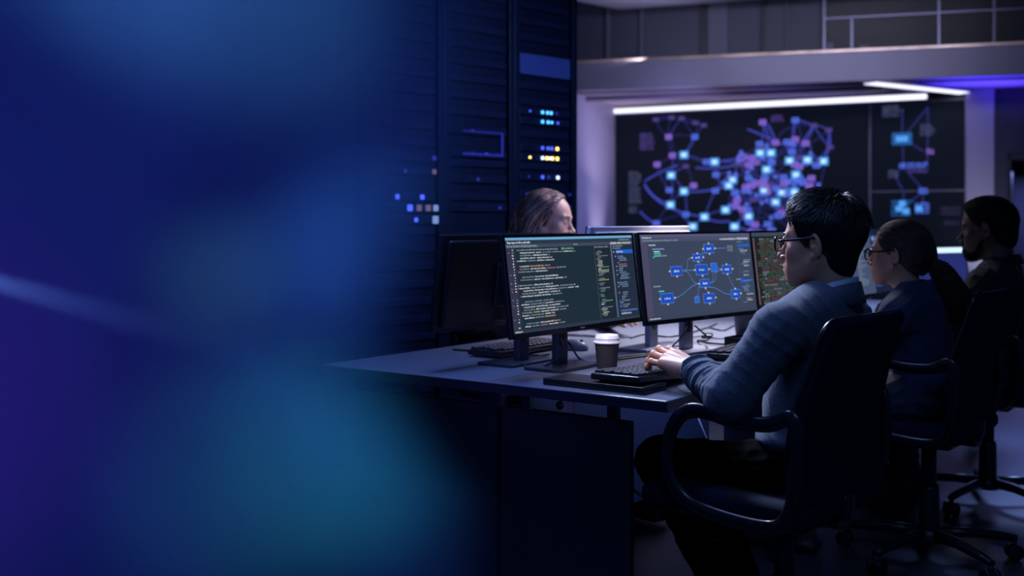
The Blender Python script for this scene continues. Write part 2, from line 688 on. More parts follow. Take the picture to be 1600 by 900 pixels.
M_bez = mat('bezel_black', (10, 11, 15), rough=0.35)
EV_bg = emis('wall_screen_dark', (9, 14, 27), 1.0)
EV_line = emis('wall_line', (68, 76, 190), 1.0)
EV_line2 = emis('wall_line_dim', (46, 48, 124), 1.0)
EV_cy = emis('wall_node_cyan', (84, 160, 245), 1.0)
EV_cyc = emis('wall_node_core', (180, 228, 255), 1.25)
EV_bl = emis('wall_node_blue', (82, 112, 230), 1.0)
EV_pu = emis('wall_node_violet', (138, 104, 214), 1.0)
EV_pd = emis('wall_node_dim_violet', (76, 62, 132), 1.0)
EV_gr = emis('wall_text_grey', (70, 76, 112), 1.0)
EV_bar = emis('wall_bar_dim', (44, 44, 70), 1.0)
EV_te = emis('wall_block_teal', (34, 92, 158), 1.0)


def wp(px, py):
    """the point of the video wall seen at that pixel, as distance along it and height"""
    k = (px - 800) / F
    o = A + MN * 0.06
    s = (k * o.y - o.x) / (V_.x - k * V_.y)
    D = o.y + V_.y * s
    return Vector((s, CAMH - (py - HZ) / F * D))


def pxw(s):
    return F / (A.y + V_.y * s)


t_wall = thing('video_wall', 'dark video wall showing a glowing blue and violet network graph', 'video wall', vw(0, 0, 0.06), A_VID)
panels = [(0.0, 2.985, 0.30, 2.463), (2.992, 3.96, 0.30, 1.498), (2.992, 3.96, 1.502, 2.463)]
for x0, x1, z0, z1 in panels:
    sc = Screen(0.002)
    sc.rect(x0 + 0.006, z0 + 0.006, x1 - 0.006, z1 - 0.006, EV_bg, 0)
    fr = MB().box((x0, 0.004, z0), (x1, 0.055, z1), bev=0.003).build('display_panel', M_steel if False else mat('panel_edge', (150, 150, 170), rough=0.5), t_wall)
    sc.mb.bm.faces.ensure_lookup_table()
    sc.build('screen', fr)

R1 = random.Random(11)
sc = Screen(0.004)
nodes = []
main = [(1069, 242, 1), (1117, 253, 1), (1049, 274, 1), (1069, 299, 1), (1048, 320, 1), (1101, 339, 1), (1083, 354, 1), (1145, 281, 1), (1205, 239, 1), (1234, 251, 1),
        (1262, 250, 1), (1287, 252, 1), (1244, 273, 1), (1194, 298, 1), (1212, 316, 1), (1139, 290, 1), (1134, 328, 1), (1148, 354, 1), (1170, 338, 1), (1188, 239, 1), (1222, 301, 1),
        (1241, 300, 1), (1198, 265, 1), (1170, 258, 2), (1175, 290, 2), (1150, 322, 2), (1118, 298, 2), (1119, 273, 2), (1046, 297, 2), (1072, 335, 2), (1104, 253, 2),
        (1045, 214, 2), (1086, 214, 2), (1027, 257, 2), (1051, 243, 2), (1072, 260, 3), (1084, 290, 2), (1025, 187, 3), (1050, 184, 3), (1065, 185, 3), (1087, 192, 3), (1100, 196, 3),
        (1192, 191, 2), (1243, 188, 2), (1272, 196, 3), (1295, 203, 3), (1297, 230, 3), (1212, 223, 2), (1230, 222, 2), (1243, 218, 2), (1259, 224, 2), (1026, 349, 2)]
for px, py, kind in main:
    nodes.append((wp(px, py), kind, px, py))
for _ in range(120):
    a_ = R1.uniform(0, 2 * PI)
    q = math.sqrt(R1.random())
    px, py = 1212 + 84 * q * math.cos(a_), 296 + 76 * q * math.sin(a_)
    if px - 1128 > 0 and (px - 1128) + (py - 220) > 14:
        nodes.append((wp(px, py), R1.choice((2, 2, 3, 4, 4, 4, 2)), px, py))
cl = nodes
for i_, (p, k_, px, py) in enumerate(cl):
    near = sorted(range(len(cl)), key=lambda j: (cl[j][2] - px) ** 2 + (cl[j][3] - py) ** 2)[1:6]
    for j in R1.sample(near, 3 if px > 1125 else 2):
        q = cl[j][0]
        mid = (p + q) / 2 + Vector((R1.uniform(-0.06, 0.06), R1.uniform(-0.06, 0.06)))
        sc.line(bez(p, mid, q, 4), 0.009 if px > 1125 else 0.008, EV_line if (px > 1110 or k_ == 1) else EV_line2, 1)
for i_ in range(60):
    p, q = R1.sample([c for c in cl if c[2] > 1120], 2)
    mid = (p[0] + q[0]) / 2 + Vector((R1.uniform(-0.15, 0.15), R1.uniform(-0.15, 0.15)))
    sc.line(bez(p[0], mid, q[0], 6), 0.009, EV_line2, 1)
for px0, py0, px1, py1, bx, by in ((1007, 287, 1048, 320, 1020, 312), (1008, 283, 1060, 258, 1030, 268), (1007, 290, 1101, 339, 1030, 330), (1087, 262, 1198, 242, 1140, 268), (1117, 253, 1190, 240, 1150, 250),
                                   (1200, 194, 1213, 222, 1208, 210), (1272, 196, 1255, 222, 1262, 210), (1168, 202, 1210, 220, 1190, 210), (1101, 339, 1140, 345, 1120, 350), (1069, 299, 1139, 290, 1100, 302), (1000, 330, 1023, 349, 1010, 342)):
    sc.line(bez(wp(px0, py0), wp(bx, by), wp(px1, py1), 8), 0.016, EV_line, 1)
for p, k_, px, py in nodes:
    w_, h_ = {1: (0.052, 0.044), 2: (0.04, 0.03), 3: (0.038, 0.022), 4: (0.019, 0.018)}[k_]
    m_ = {1: EV_cy, 2: R1.choice((EV_pu, EV_bl)), 3: EV_pd, 4: EV_bl}[k_]
    sc.rect(p.x - w_, p.y - h_, p.x + w_, p.y + h_, m_, 2)
    if k_ == 1:
        sc.rect(p.x - w_ * 0.55, p.y - h_ * 0.5, p.x + w_ * 0.55, p.y + h_ * 0.5, EV_cyc, 3)
    elif k_ == 2:
        sc.rect(p.x - w_ * 0.5, p.y - h_ * 0.25, p.x + w_ * 0.5, p.y + h_ * 0.25, EV_line2, 3)
for px0, py0, px1, py1, m_, n_ in ((983, 268, 1004, 318, EV_gr, 12), (983, 322, 1000, 333, EV_gr, 3), (1000, 208, 1026, 234, EV_pd, 6), (1205, 180, 1228, 190, EV_pd, 3), (1379, 165, 1413, 182, EV_gr, 5), (1438, 194, 1462, 212, EV_gr, 5)):
    a_, b_ = wp(px0, py0), wp(px1, py1)
    hh = (a_.y - b_.y) / n_
    for q in range(n_):
        sc.text(a_.x, a_.y - hh * (q + 0.8), (b_.x - a_.x) * R1.uniform(0.75, 1.0), hh * 0.75, m_, 2, R1)
side = [(1410, 170), (1410, 216), (1444, 237), (1449, 268), (1397, 272), (1412, 262), (1412, 300), (1444, 298), (1411, 325), (1440, 322), (1450, 168)]
for i_, j_ in ((0, 1), (1, 2), (1, 5), (5, 4), (5, 3), (5, 7), (4, 6), (7, 8), (6, 8), (7, 9), (1, 10), (3, 10)):
    sc.line([wp(*side[i_]), wp(*side[j_])], 0.012, EV_line2, 1)
a_, b_ = wp(1394, 208), wp(1425, 226)
sc.rect(a_.x, b_.y, b_.x, a_.y, EV_te, 2)
sc.rect(a_.x + 0.04, b_.y + 0.035, b_.x - 0.04, a_.y - 0.035, EV_cy, 3)
for px0, py0, px1, py1, m_ in ((1388, 265, 1406, 278, EV_gr), (1436, 293, 1452, 303, EV_bl), (1448, 232, 1461, 241, EV_pu), (1405, 254, 1458, 262, EV_bl), (1420, 263, 1450, 270, EV_pd), (1393, 312, 1428, 338, EV_te), (1430, 316, 1456, 334, EV_bl), (1470, 322, 1506, 336, EV_bar), (1475, 345, 1500, 352, EV_bar)):
    a_, b_ = wp(px0, py0), wp(px1, py1)
    nrow = max(2, int((py1 - py0) / 4))
    hh = (a_.y - b_.y) / nrow
    for q in range(nrow):
        sc.text(a_.x, a_.y - hh * (q + 0.85), (b_.x - a_.x) * R1.uniform(0.8, 1.0), hh * 0.75, m_, 2, R1)
for px, py in ((1410, 318), (1405, 326), (1416, 330), (1436, 326)):
    p = wp(px, py)
    sc.rect(p.x - 0.035, p.y - 0.03, p.x + 0.035, p.y + 0.03, EV_cy, 3)
sc.build('network_graph', t_wall)

# ------------------------------------------------------------------ server racks along the side wall
E0 = Vector((0.377, 6.5, 0))
W_ = Vector((-0.715, -0.70, 0)).normalized()
A_RACK = math.atan2(-W_.y, -W_.x)                        # local x to the far end, local -y into the room
M_rack = mat('rack_black', (18, 20, 34), rough=0.45, metal=0.2)
M_rk2 = mat('rack_unit_grey', (26, 30, 48), rough=0.5, metal=0.3)
M_rk3 = mat('rack_blank_panel', (78, 84, 124), rough=0.5)
LED = {'v': emis('led_soft', (120, 150, 210), 1.0), 'c': emis('led_cyan', (70, 170, 255), 3.0), 'b': emis('led_blue', (70, 90, 255), 2.0), 'y': emis('led_yellow', (255, 215, 110), 4.0), 'w': emis('led_pale', (190, 215, 255), 3.0), 'd': emis('led_deep', (40, 46, 150), 1.2), 'o': emis('led_amber', (120, 104, 130), 0.8)}
RW, RH, RD = 0.505, 2.80, 0.85


def rack(t0, rows, label, blank=None, seed=0):
    t = thing('server_rack', label, 'server rack', E0 + W_ * (t0 + RW), A_RACK, 'server racks along the side wall')
    MB().box((0.0, 0.03, 0.0), (RW, RD, RH), bev=0.004).build('cabinet', M_rack, t)
    fr = MB()
    fr.box((0, 0, 0), (0.04, 0.03, RH), bev=0.003).box((RW - 0.04, 0, 0), (RW, 0.03, RH), bev=0.003)
    fr.box((0.04, 0, RH - 0.06), (RW - 0.04, 0.03, RH), bev=0.003).box((0.04, 0, 0.0), (RW - 0.04, 0.03, 0.08), bev=0.003)
    fr.build('door_frame', M_rack, t)
    rr = random.Random(seed)
    z = 0.12
    tops = sorted(rows, key=lambda r: r[0])
    if blank:
        MB().box((0.05, 0.008, blank[0]), (RW - 0.05, 0.03, blank[1]), bev=0.003).build('blank_panel', M_rk3, t)
    for zc, leds in tops:
        u = MB().box((0.05, 0.010, zc - 0.021), (RW - 0.05, 0.03, zc + 0.021), bev=0.003)
        for q in range(9):
            u.box((0.06 + q * 0.012, 0.007, zc - 0.012), (0.066 + q * 0.012, 0.011, zc + 0.012))
        un = u.build('server_unit', M_rk2, t)
        for xx, c_, sz in leds:
            MB().box((xx - sz, 0.004, zc - sz), (xx + sz, 0.012, zc + sz), bev=sz * 0.3).build('indicator_light', LED[c_], un)
    used = [r[0] for r in rows]
    z = 0.15
    while z < RH - 0.12:
        if all(abs(z - q) > 0.047 for q in used) and not (blank and blank[0] - 0.03 < z < blank[1] + 0.03):
            u = MB().box((0.05, 0.014, z - 0.019), (RW - 0.05, 0.03, z + 0.019), bev=0.003)
            for q in range(7):
                u.box((0.10 + q * 0.03, 0.011, z - 0.003), (0.122 + q * 0.03, 0.0145, z + 0.003))
            u.build('server_unit', M_rk2, t)
        z += 0.089
    return t


L4 = 0.0085
rack(0.0, [(1.788, [(0.125, 'b', 0.005), (0.225, 'c', L4), (0.265, 'c', L4), (0.295, 'c', L4), (0.34, 'd', 0.006)]),
           (1.735, [(0.225, 'c', L4), (0.27, 'c', L4), (0.30, 'c', 0.007), (0.35, 'b', 0.006)]),
           (1.588, [(0.225, 'b', L4), (0.27, 'b', L4), (0.30, 'b', L4), (0.345, 'y', L4)]),
           (1.532, [(0.125, 'y', 0.006), (0.225, 'w', L4), (0.26, 'y', L4), (0.285, 'w', 0.007), (0.305, 'y', L4), (0.345, 'y', L4)]),
           (1.425, [(0.115, 'd', 0.006), (0.225, 'b', 0.009), (0.275, 'd', 0.009), (0.35, 'w', 0.009)]),
           (1.33, [(0.1, 'd', 0.006), (0.45, 'd', 0.006)]), (1.26, [(0.1, 'd', 0.006), (0.45, 'd', 0.006)])],
     'black server rack lit with rows of cyan and yellow lights, behind the blond woman', blank=(1.99, 2.105), seed=1)
t = rack(0.505, [(1.655, [(0.2, 'd', 0.007)]), (1.535, [(0.2, 'd', 0.007), (0.30, 'b', 0.006)]), (1.40, [(0.24, 'd', 0.008)]), (1.25, [(0.40, 'd', 0.007)]), (1.10, [(0.4, 'd', 0.007)])],
         'dark server rack with a dim blue lit rectangle, next to the brightly lit rack', seed=2)
mb = MB()
for x0, z0, x1, z1 in ((0.13, 1.648, 0.42, 1.654), (0.13, 1.526, 0.42, 1.538), (0.412, 1.538, 0.42, 1.648)):
    mb.box((x0, 0.002, z0), (x1, 0.012, z1))
mb.build('light_outline', emis('led_outline', (38, 40, 150), 1.0), t)
rack(1.01, [(1.50, [(0.44, 'd', 0.012)]), (1.43, [(0.44, 'o', 0.012), (0.25, 'd', 0.010)]), (1.245, [(0.28, 'b', 0.016), (0.34, 'o', 0.016), (0.40, 'o', 0.016), (0.45, 'v', 0.016)]), (1.185, [(0.32, 'b', 0.010), (0.45, 'v', 0.02)]), (1.30, [(0.2, 'b', 0.012), (0.36, 'b', 0.012)])],
     'hazy server rack with clustered white and amber lights, third from the screens', seed=3)
for k_, t0 in enumerate((1.515, 2.02, 2.525, 3.03)):
    rack(t0, [], ('server rack veiled in blue haze, next to the rack with amber lights', 'server rack veiled in blue haze, second beyond the amber lit rack', 'server rack veiled in blue haze, third beyond the amber lit rack', 'server rack veiled in blue haze, nearest to the camera')[k_], seed=4 + k_)
# ================================================================== THE DESK AND WHAT STANDS ON IT
M_top = mat('desk_laminate', (98, 101, 116), rough=0.32, vary=0.05, vscale=3.0, bump=0.04, bscale=300)
M_dark = mat('dark_laminate', (28, 31, 47), rough=0.45, vary=0.05, vscale=2)
M_leg = mat('desk_steel', (40, 44, 60), rough=0.4, metal=0.5)
M_blk = mat('black_plastic', (16, 17, 22), rough=0.45, bump=0.1, bscale=600)
M_blk2 = mat('satin_black_plastic', (24, 26, 34), rough=0.32)
M_stand = mat('stand_grey_metal', (54, 60, 74), rough=0.35, metal=0.4)
M_stl = mat('stand_silver_metal', (150, 152, 168), rough=0.35, metal=0.4)
M_cab = mat('cable_rubber', (14, 15, 22), rough=0.5)


def desk(r0, r1, label, near):
    t = thing('desk', label, 'desk', rd(r0, 0), A_ROW, 'bench desks in one row')
    L = r1 - r0
    MB().box((0.0, 0.0, DZ - 0.028), (L - 0.002, 0.568, DZ), bev=0.003).build('tabletop', M_top, t)
    MB().box((0.0, 0.572, DZ - 0.028), (L - 0.002, 1.22, DZ), bev=0.003).build('tabletop', M_top, t)
    eb = MB()  # dark strips whose colour stands in for shade on the edge faces
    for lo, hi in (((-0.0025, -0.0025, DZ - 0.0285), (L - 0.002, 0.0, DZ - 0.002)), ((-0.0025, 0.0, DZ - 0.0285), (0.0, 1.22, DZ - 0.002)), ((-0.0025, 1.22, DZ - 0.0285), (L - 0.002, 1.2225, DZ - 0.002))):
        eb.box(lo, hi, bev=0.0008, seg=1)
    eb.build('edge_shade_band', mat('edge_band_shade', (34, 37, 54), rough=0.3), t)
    MB().box((0.10, 0.50, 0.26), (L - 0.06, 0.52, 0.685), bev=0.002).build('modesty_panel', mat('modesty_laminate', (78, 84, 116), rough=0.5), t)
    MB().box((0.03, 0.54, DZ - 0.075), (L - 0.03, 0.60, DZ - 0.03), bev=0.003).build('beam', M_leg, t)
    for d_, w_ in ((0.14, 0.42), (0.575, 0.60)) if near else ():
        g = MB().box((0.055, d_, 0.02), (0.080, d_ + w_, 0.655), bev=0.002).build('end_panel', M_dark, t)
        for q in (0.04, 0.32):
            MB().box((0.058, d_ + q, 0.655), (0.078, d_ + q + 0.03, DZ - 0.028)).build('bracket', M_leg, g)
    for d_ in (0.20, 1.04):
        if near:
            MB().cyl((0.068, d_, 0), (0.068, d_, 0.02), 0.02).build('foot', M_leg, t)
        else:
            MB().box((0.02, d_ + 0.0, 0.0), (0.07, d_ + 0.05, DZ - 0.028), bev=0.003).build('leg', M_leg, t)
    for d_ in (0.22, 0.98):
        MB().box((L - 0.12, d_ - 0.03, 0.0), (L - 0.06, d_ + 0.03, DZ - 0.028), bev=0.003).build('leg', M_leg, t)
    MB().box((0.35, 0.545, 0.05), (0.43, 0.60, DZ - 0.075), bev=0.004).build('leg', M_leg, t)
    return t


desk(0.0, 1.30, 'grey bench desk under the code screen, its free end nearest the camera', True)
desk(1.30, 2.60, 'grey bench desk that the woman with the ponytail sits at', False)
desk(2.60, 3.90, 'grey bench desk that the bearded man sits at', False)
# pale cable clip showing in the gap below the tabletop
t = thing('cable_clip', 'small pale clip in the gap under the near desk end', 'clip', rd(0.062, 0.335, 0.66), A_ROW)
MB().box((-0.008, -0.018, 0.0), (0.008, 0.018, 0.036), bev=0.003).build('body', mat('clip_plastic', (168, 160, 160), rough=0.5), t)
MB().cyl((-0.010, 0.022, 0.018), (0.010, 0.022, 0.018), 0.012, n=12).build('ring', M_blk, t)


# ------------------------------------------------------------------ monitors (local x to the viewer's right, screen faces -y)
def monitor(name_label, loc, rotz, w, h, zb, content=None, stand=None, tilt=7.0, group=None, off=0.06, shell=None, base_w=0.24):
    """loc: the pole's foot on the desk; the panel stands off in front of it"""
    t = thing('monitor', name_label, 'monitor', loc, rotz, group)
    sm = stand or M_stand
    sh = shell or M_blk2
    T = Matrix.Translation((0, -off, zb + h / 2)) @ Matrix.Rotation(math.radians(tilt), 4, 'X') @ Matrix.Translation((0, 0, 0))
    # tilt back: the top leans to +y
    T = Matrix.Translation((0, -off, zb + h / 2)) @ Matrix.Rotation(-math.radians(tilt), 4, 'X')
    b = MB()
    b.box((-w / 2, -0.004, -h / 2), (w / 2, 0.012, h / 2), bev=0.003, M=T)
    b.box((-w / 2 + 0.02, 0.012, -h / 2 + 0.015), (w / 2 - 0.02, 0.03, h / 2 - 0.015), bev=0.008, M=T)
    b.box((-0.10, 0.03, -0.08), (0.10, 0.042, 0.06), bev=0.006, M=T)
    b.build('housing', sh, t)
    bz = MB()
    e = 0.0075
    bz.box((-w / 2, -0.007, h / 2 - e), (w / 2, -0.003, h / 2), M=T).box((-w / 2, -0.007, -h / 2), (w / 2, -0.003, -h / 2 + 0.014), M=T)
    bz.box((-w / 2, -0.007, -h / 2), (-w / 2 + e, -0.003, h / 2), M=T).box((w / 2 - e, -0.007, -h / 2), (w / 2, -0.003, h / 2), M=T)
    fz = bz.build('bezel', M_bez, t)
    bd = MB()
    for q in range(4):
        bd.box((-0.012 + q * 0.0065, -0.0078, -h / 2 + 0.005), (-0.0075 + q * 0.0065, -0.0068, -h / 2 + 0.0095), M=T)
    bd.build('badge', mat('badge_grey', (110, 114, 130), rough=0.4), fz)
    if content:
        sc = Screen(0.0004)
        content(sc, w - 2 * e, h - e - 0.014)
        sc.mb.bm.transform(T @ Matrix.Translation((0, -0.0042, (0.014 - e) / 2)))
        sc.build('screen', t)
    p = MB()
    ph = zb + h / 2 - 0.02
    p.box((-0.030, -0.012, 0.008), (0.030, 0.012, ph), bev=0.006, seg=3)
    pole = p.build('stand_pole', sm, t)
    MB().cyl((0, -0.0145, 0.085), (0, 0.0145, 0.085), 0.019, n=24, bev=0.001).build('cable_hole', M_blk, pole)
    MB().box((-base_w / 2, -0.085, 0.0), (base_w / 2, 0.052, 0.010), bev=0.004, seg=2).build('stand_base', sm, t)
    MB().box((-0.04, 0.0, ph - 0.07), (0.04, 0.0 + 0.02, ph + 0.03), bev=0.004).build('hinge', sm, t)
    return t


def hexm(nm, c, k=1.0):
    return emis('ui_' + nm, c, k)


U_bg, U_bg2, U_side = hexm('code_bg', (30, 45, 57)), hexm('panel_bg', (36, 46, 66)), hexm('gutter', (50, 52, 74))
U_top, U_bar, U_bar2 = hexm('titlebar', (104, 164, 204)), hexm('toolbar', (62, 72, 90)), hexm('menubar', (44, 54, 72))
U_w, U_g, U_r, U_y, U_b, U_o, U_gr = hexm('text_white', (190, 196, 204)), hexm('text_green', (104, 164, 128)), hexm('text_red', (176, 104, 112)), hexm('text_yellow', (168, 170, 116)), hexm('text_blue', (100, 146, 200)), hexm('text_orange', (186, 146, 122)), hexm('text_grey', (122, 136, 152))
U_sel, U_sel2, U_lin, U_tl = hexm('select_blue', (24, 98, 200)), hexm('select_dim', (70, 96, 160)), hexm('divider', (86, 100, 120)), hexm('text_teal', (70, 190, 180))
U_dbg, U_dside, U_dtop = hexm('diagram_bg', (58, 68, 90)), hexm('diagram_side', (74, 72, 100)), hexm('diagram_top', (86, 88, 118))
U_box, U_box2, U_edge, U_glow = hexm('diagram_box', (26, 76, 186)), hexm('diagram_box_light', (40, 100, 214)), hexm('diagram_edge', (84, 124, 200)), hexm('diagram_knob', (206, 196, 186))


def ui_code(sc, W, H, seed=5):
    R = random.Random(seed)
    X = lambda u: (u - 0.5) * W
    Z = lambda v: (0.5 - v) * H
    sc.rect(X(0), Z(1), X(1), Z(0), U_bg, 0)
    sc.rect(X(0), Z(0.028), X(1), Z(0), U_top, 1)
    sc.rect(X(0), Z(0.072), X(1), Z(0.028), U_bar2, 1)
    sc.rect(X(0), Z(0.108), X(1), Z(0.072), U_bar, 1)
    sc.rect(X(0), Z(1), X(0.062), Z(0.108), U_side, 1)
    sc.rect(X(0), Z(1), X(1), Z(0.965), U_bar2, 2)
    sc.text(X(0.015), Z(0.062), 0.16 * W, 0.022 * H, U_w, 2, R)
    sc.text(X(0.01), Z(0.102), 0.22 * W, 0.026 * H, U_gr, 2, R)
    sc.text(X(0.80), Z(0.098), 0.19 * W, 0.024 * H, U_w, 2, R)
    sc.text(X(0.88), Z(0.058), 0.10 * W, 0.02 * H, U_gr, 2, R)
    sc.text(X(0.50), Z(0.095), 0.03 * W, 0.018 * H, U_g, 2, R)
    for v in [0.125 + 0.029 * q for q in range(29)]:
        if R.random() < 0.85:
            sc.rect(X(0.042 + R.uniform(-0.004, 0.004)), Z(v + 0.012), X(0.050), Z(v), U_w if R.random() < 0.5 else U_gr, 2)
        if R.random() < 0.25:
            sc.rect(X(0.016), Z(v + 0.012), X(0.022), Z(v), U_gr, 2)
    v = 0.122
    blank = {5, 9, 12, 18, 26}
    for q in range(29):
        v = 0.122 + 0.0287 * q
        if q in blank:
            continue
        ind = 0.072 + 0.012 * R.choice((0, 1, 1, 2, 2))
        x = ind
        if q == 0:
            sc.text(X(0.075), Z(v + 0.018), 0.30 * W, 0.019 * H, U_gr, 2, R)
            sc.text(X(0.40), Z(v + 0.018), 0.10 * W, 0.022 * H, U_g, 2, R)
            continue
        tot = R.uniform(0.16, 0.32) if q not in (14, 15, 1) else 0.40
        while x < ind + tot:
            seg = R.uniform(0.04, 0.12)
            m = R.choices((U_w, U_gr, U_r, U_o, U_y, U_b), (10, 6, 0.8, 0.8, 0.5, 0.6))[0]
            sc.text(X(x), Z(v + 0.018), min(seg, ind + tot - x + 0.01) * W, 0.0150 * H, m, 2, R)
            x += seg + 0.006
        if R.random() < 0.3:
            sc.rect(X(ind - 0.012), Z(v + 0.018), X(ind - 0.004), Z(v + 0.004), U_r, 2)
    # mini map column
    sc.rect(X(0.66), Z(0.965), X(0.662), Z(0.108), U_lin, 2)
    sc.rect(X(0.662), Z(0.965), X(0.80), Z(0.108), hexm('mini_bg', (30, 40, 52)), 1)
    sc.text(X(0.665), Z(0.135), 0.12 * W, 0.018 * H, U_gr, 3, R)
    for q in range(42):
        v = 0.15 + 0.0187 * q
        if R.random() < 0.88:
            sc.text(X(0.672 + R.choice((0, 0.006, 0.012))), Z(v + 0.012), R.choice((0.03, 0.035, 0.04, 0.05, 0.09)) * W, 0.012 * H, R.choice((U_y, U_gr, U_g, U_gr, U_w, U_gr)), 3, R)
    sc.rect(X(0.80), Z(0.965), X(0.812), Z(0.108), U_lin, 2)
    sc.rect(X(0.812), Z(0.965), X(1), Z(0.108), U_bg2, 1)
    sc.text(X(0.82), Z(0.13), 0.09 * W, 0.018 * H, U_gr, 3, R)
    sc.text(X(0.82), Z(0.155), 0.07 * W, 0.016 * H, U_gr, 3, R)
    sc.rect(X(0.842), Z(0.215), X(0.995), Z(0.17), U_sel, 2)
    sc.rect(X(0.815), Z(0.21), X(0.835), Z(0.175), hexm('tab_dark', (20, 22, 30)), 2)
    sc.rect(X(0.820), Z(0.203), X(0.828), Z(0.182), U_y, 3)
    sc.text(X(0.85), Z(0.20), 0.06 * W, 0.018 * H, U_w, 3, R)
    for q in range(26):
        v = 0.24 + 0.024 * q
        if q in (12, 16, 17):
            continue
        sc.text(X(0.845 + 0.012 * R.choice((0, 1, 1, 2))), Z(v + 0.014), R.uniform(0.02, 0.10) * W, 0.0155 * H, R.choice((U_gr, U_gr, U_b, U_b, U_r if q < 6 else U_gr)), 3, R)
        if R.random() < 0.35:
            sc.rect(X(0.834), Z(v + 0.014), X(0.839), Z(v), U_w, 3)
    for v in (0.77, 0.82):
        sc.rect(X(0.832), Z(v + 0.035), X(0.846), Z(v), U_sel2, 3)
    sc.rect(X(0.835), Z(0.905), X(0.985), Z(0.883), U_sel2, 2)
    sc.text(X(0.84), Z(0.935), 0.09 * W, 0.018 * H, U_w, 3, R)
    sc.text(X(0.012), Z(0.99), 0.05 * W, 0.016 * H, U_w, 3, R)


def ui_diagram(sc, W, H):
    R = random.Random(9)
    X = lambda u: (u - 0.5) * W
    Z = lambda v: (0.5 - v) * H
    sc.rect(X(0), Z(1), X(1), Z(0), U_dbg, 0)
    sc.rect(X(0), Z(0.03), X(1), Z(0), U_dtop, 1)
    sc.rect(X(0), Z(0.085), X(1), Z(0.03), hexm('diagram_bar', (72, 78, 108)), 1)
    sc.rect(X(0), Z(1), X(0.058), Z(0.085), U_dside, 1)
    sc.rect(X(0), Z(1), X(1), Z(0.955), hexm('diagram_foot', (56, 66, 88)), 2)
    sc.text(X(0.02), Z(0.045), 0.08 * W, 0.02 * H, U_w, 2, R)
    sc.text(X(0.02), Z(0.08), 0.30 * W, 0.02 * H, U_gr, 2, R)
    sc.text(X(0.70), Z(0.078), 0.17 * W, 0.022 * H, U_w, 2, R)
    sc.rect(X(0.87), Z(0.082), X(0.985), Z(0.05), hexm('tab_light', (120, 128, 156)), 2)
    sc.text(X(0.875), Z(0.078), 0.10 * W, 0.022 * H, U_w, 3, R)
    sc.text(X(0.07), Z(0.132), 0.06 * W, 0.018 * H, U_w, 2, R)
    for u, v, w, m in ((0.095, 0.165, 0.10, U_b), (0.105, 0.195, 0.05, U_w), (0.105, 0.22, 0.06, U_tl), (0.105, 0.245, 0.06, U_tl), (0.17, 0.245, 0.04, U_gr), (0.095, 0.26, 0.012, U_tl)):
        sc.rect(X(u), Z(v + 0.014), X(u + w), Z(v), m, 2)
    # boxes: centre u, v, half w, half h
    B = {'a': (0.590, 0.185, 0.047, 0.058), 'b': (0.478, 0.290, 0.044, 0.046), 'c': (0.505, 0.440, 0.056, 0.066), 'c2': (0.620, 0.420, 0.030, 0.055), 'd': (0.280, 0.440, 0.050, 0.058),
         'e': (0.740, 0.452, 0.046, 0.056), 'f': (0.520, 0.610, 0.046, 0.052), 'g': (0.180, 0.755, 0.054, 0.062), 'h': (0.545, 0.795, 0.052, 0.060), 'h2': (0.435, 0.800, 0.022, 0.040), 'i': (0.800, 0.770, 0.044, 0.058)}

    def P(k, sx=0, sy=0):
        c = B[k]
        return Vector((X(c[0] + sx * c[2]), Z(c[1] + sy * c[3])))

    def wire(p, q, bend=None, w=0.0022):
        if bend is None:
            sc.line([p, q], w, U_edge, 1)
        else:
            c1 = Vector((p.x + bend, p.y))
            c2 = Vector((q.x - bend, q.y))
            pts = [p * (1 - t) ** 3 + c1 * 3 * t * (1 - t) ** 2 + c2 * 3 * t * t * (1 - t) + q * t ** 3 for t in [i / 10 for i in range(11)]]
            sc.line(pts, w, U_edge, 1)
    g = 0.10 * W
    wire(P('d', 1), P('c', -1), 0.03 * W)
    wire(P('d', 1), P('b', -1), g)
    wire(P('d', 1), P('f', -1), g)
    wire(P('g', 1), P('f', -1), g)
    wire(P('b', 1), P('a', -1), 0.04 * W)
    wire(P('f', 1), P('e', -1), g)
    wire(P('f', 1), P('c2', 0.6, 1), g * 0.6)
    wire(P('c2', 0.5), P('e', -1), 0.04 * W)
    wire(P('f', 0.8, 1), P('i', -1), g)
    wire(P('h2', 0, -1), P('f', -1, 0.6), 0.03 * W)
    wire(P('e', 0, 1), P('i', 0, -1))
    wire(P('a', 1), Vector((X(0.76), Z(0.185))))
    wire(P('b', 0, 1), P('c', 0, -1))
    wire(P('c', 0, 1), P('f', 0, -1))
    wire(P('f', 0, 1), P('h', 0, -1))
    for k in B:
        c = B[k]
        sc.rect(X(c[0] - c[2]), Z(c[1] + c[3]), X(c[0] + c[2]), Z(c[1] - c[3]), U_edge, 2)
        e_ = 0.0035
        sc.rect(X(c[0] - c[2] + e_), Z(c[1] + c[3] - e_ * 2), X(c[0] + c[2] - e_), Z(c[1] - c[3] + e_ * 2), U_box if len(k) == 1 else U_box2, 3)
        if len(k) == 1:
            sc.text(X(c[0] - c[2] * 0.45), Z(c[1] + 0.012), c[2] * 0.95 * W, 0.026 * H, U_w, 4, R)
            for sx, sy in ((-1, 0), (1, 0), (0, 1), (0, -1)):
                if R.random() < 0.75:
                    q = P(k, sx * 1.18, sy * 1.14)
                    sc.rect(q.x - 0.0042, q.y - 0.0026, q.x + 0.0042, q.y + 0.0026, U_glow, 4)
    for u, v, w, m in ((0.075, 0.60, 0.06, U_gr), (0.115, 0.66, 0.045, U_tl), (0.82, 0.58, 0.06, U_gr)):
        sc.rect(X(u), Z(v + 0.016), X(u + w), Z(v), m, 2)
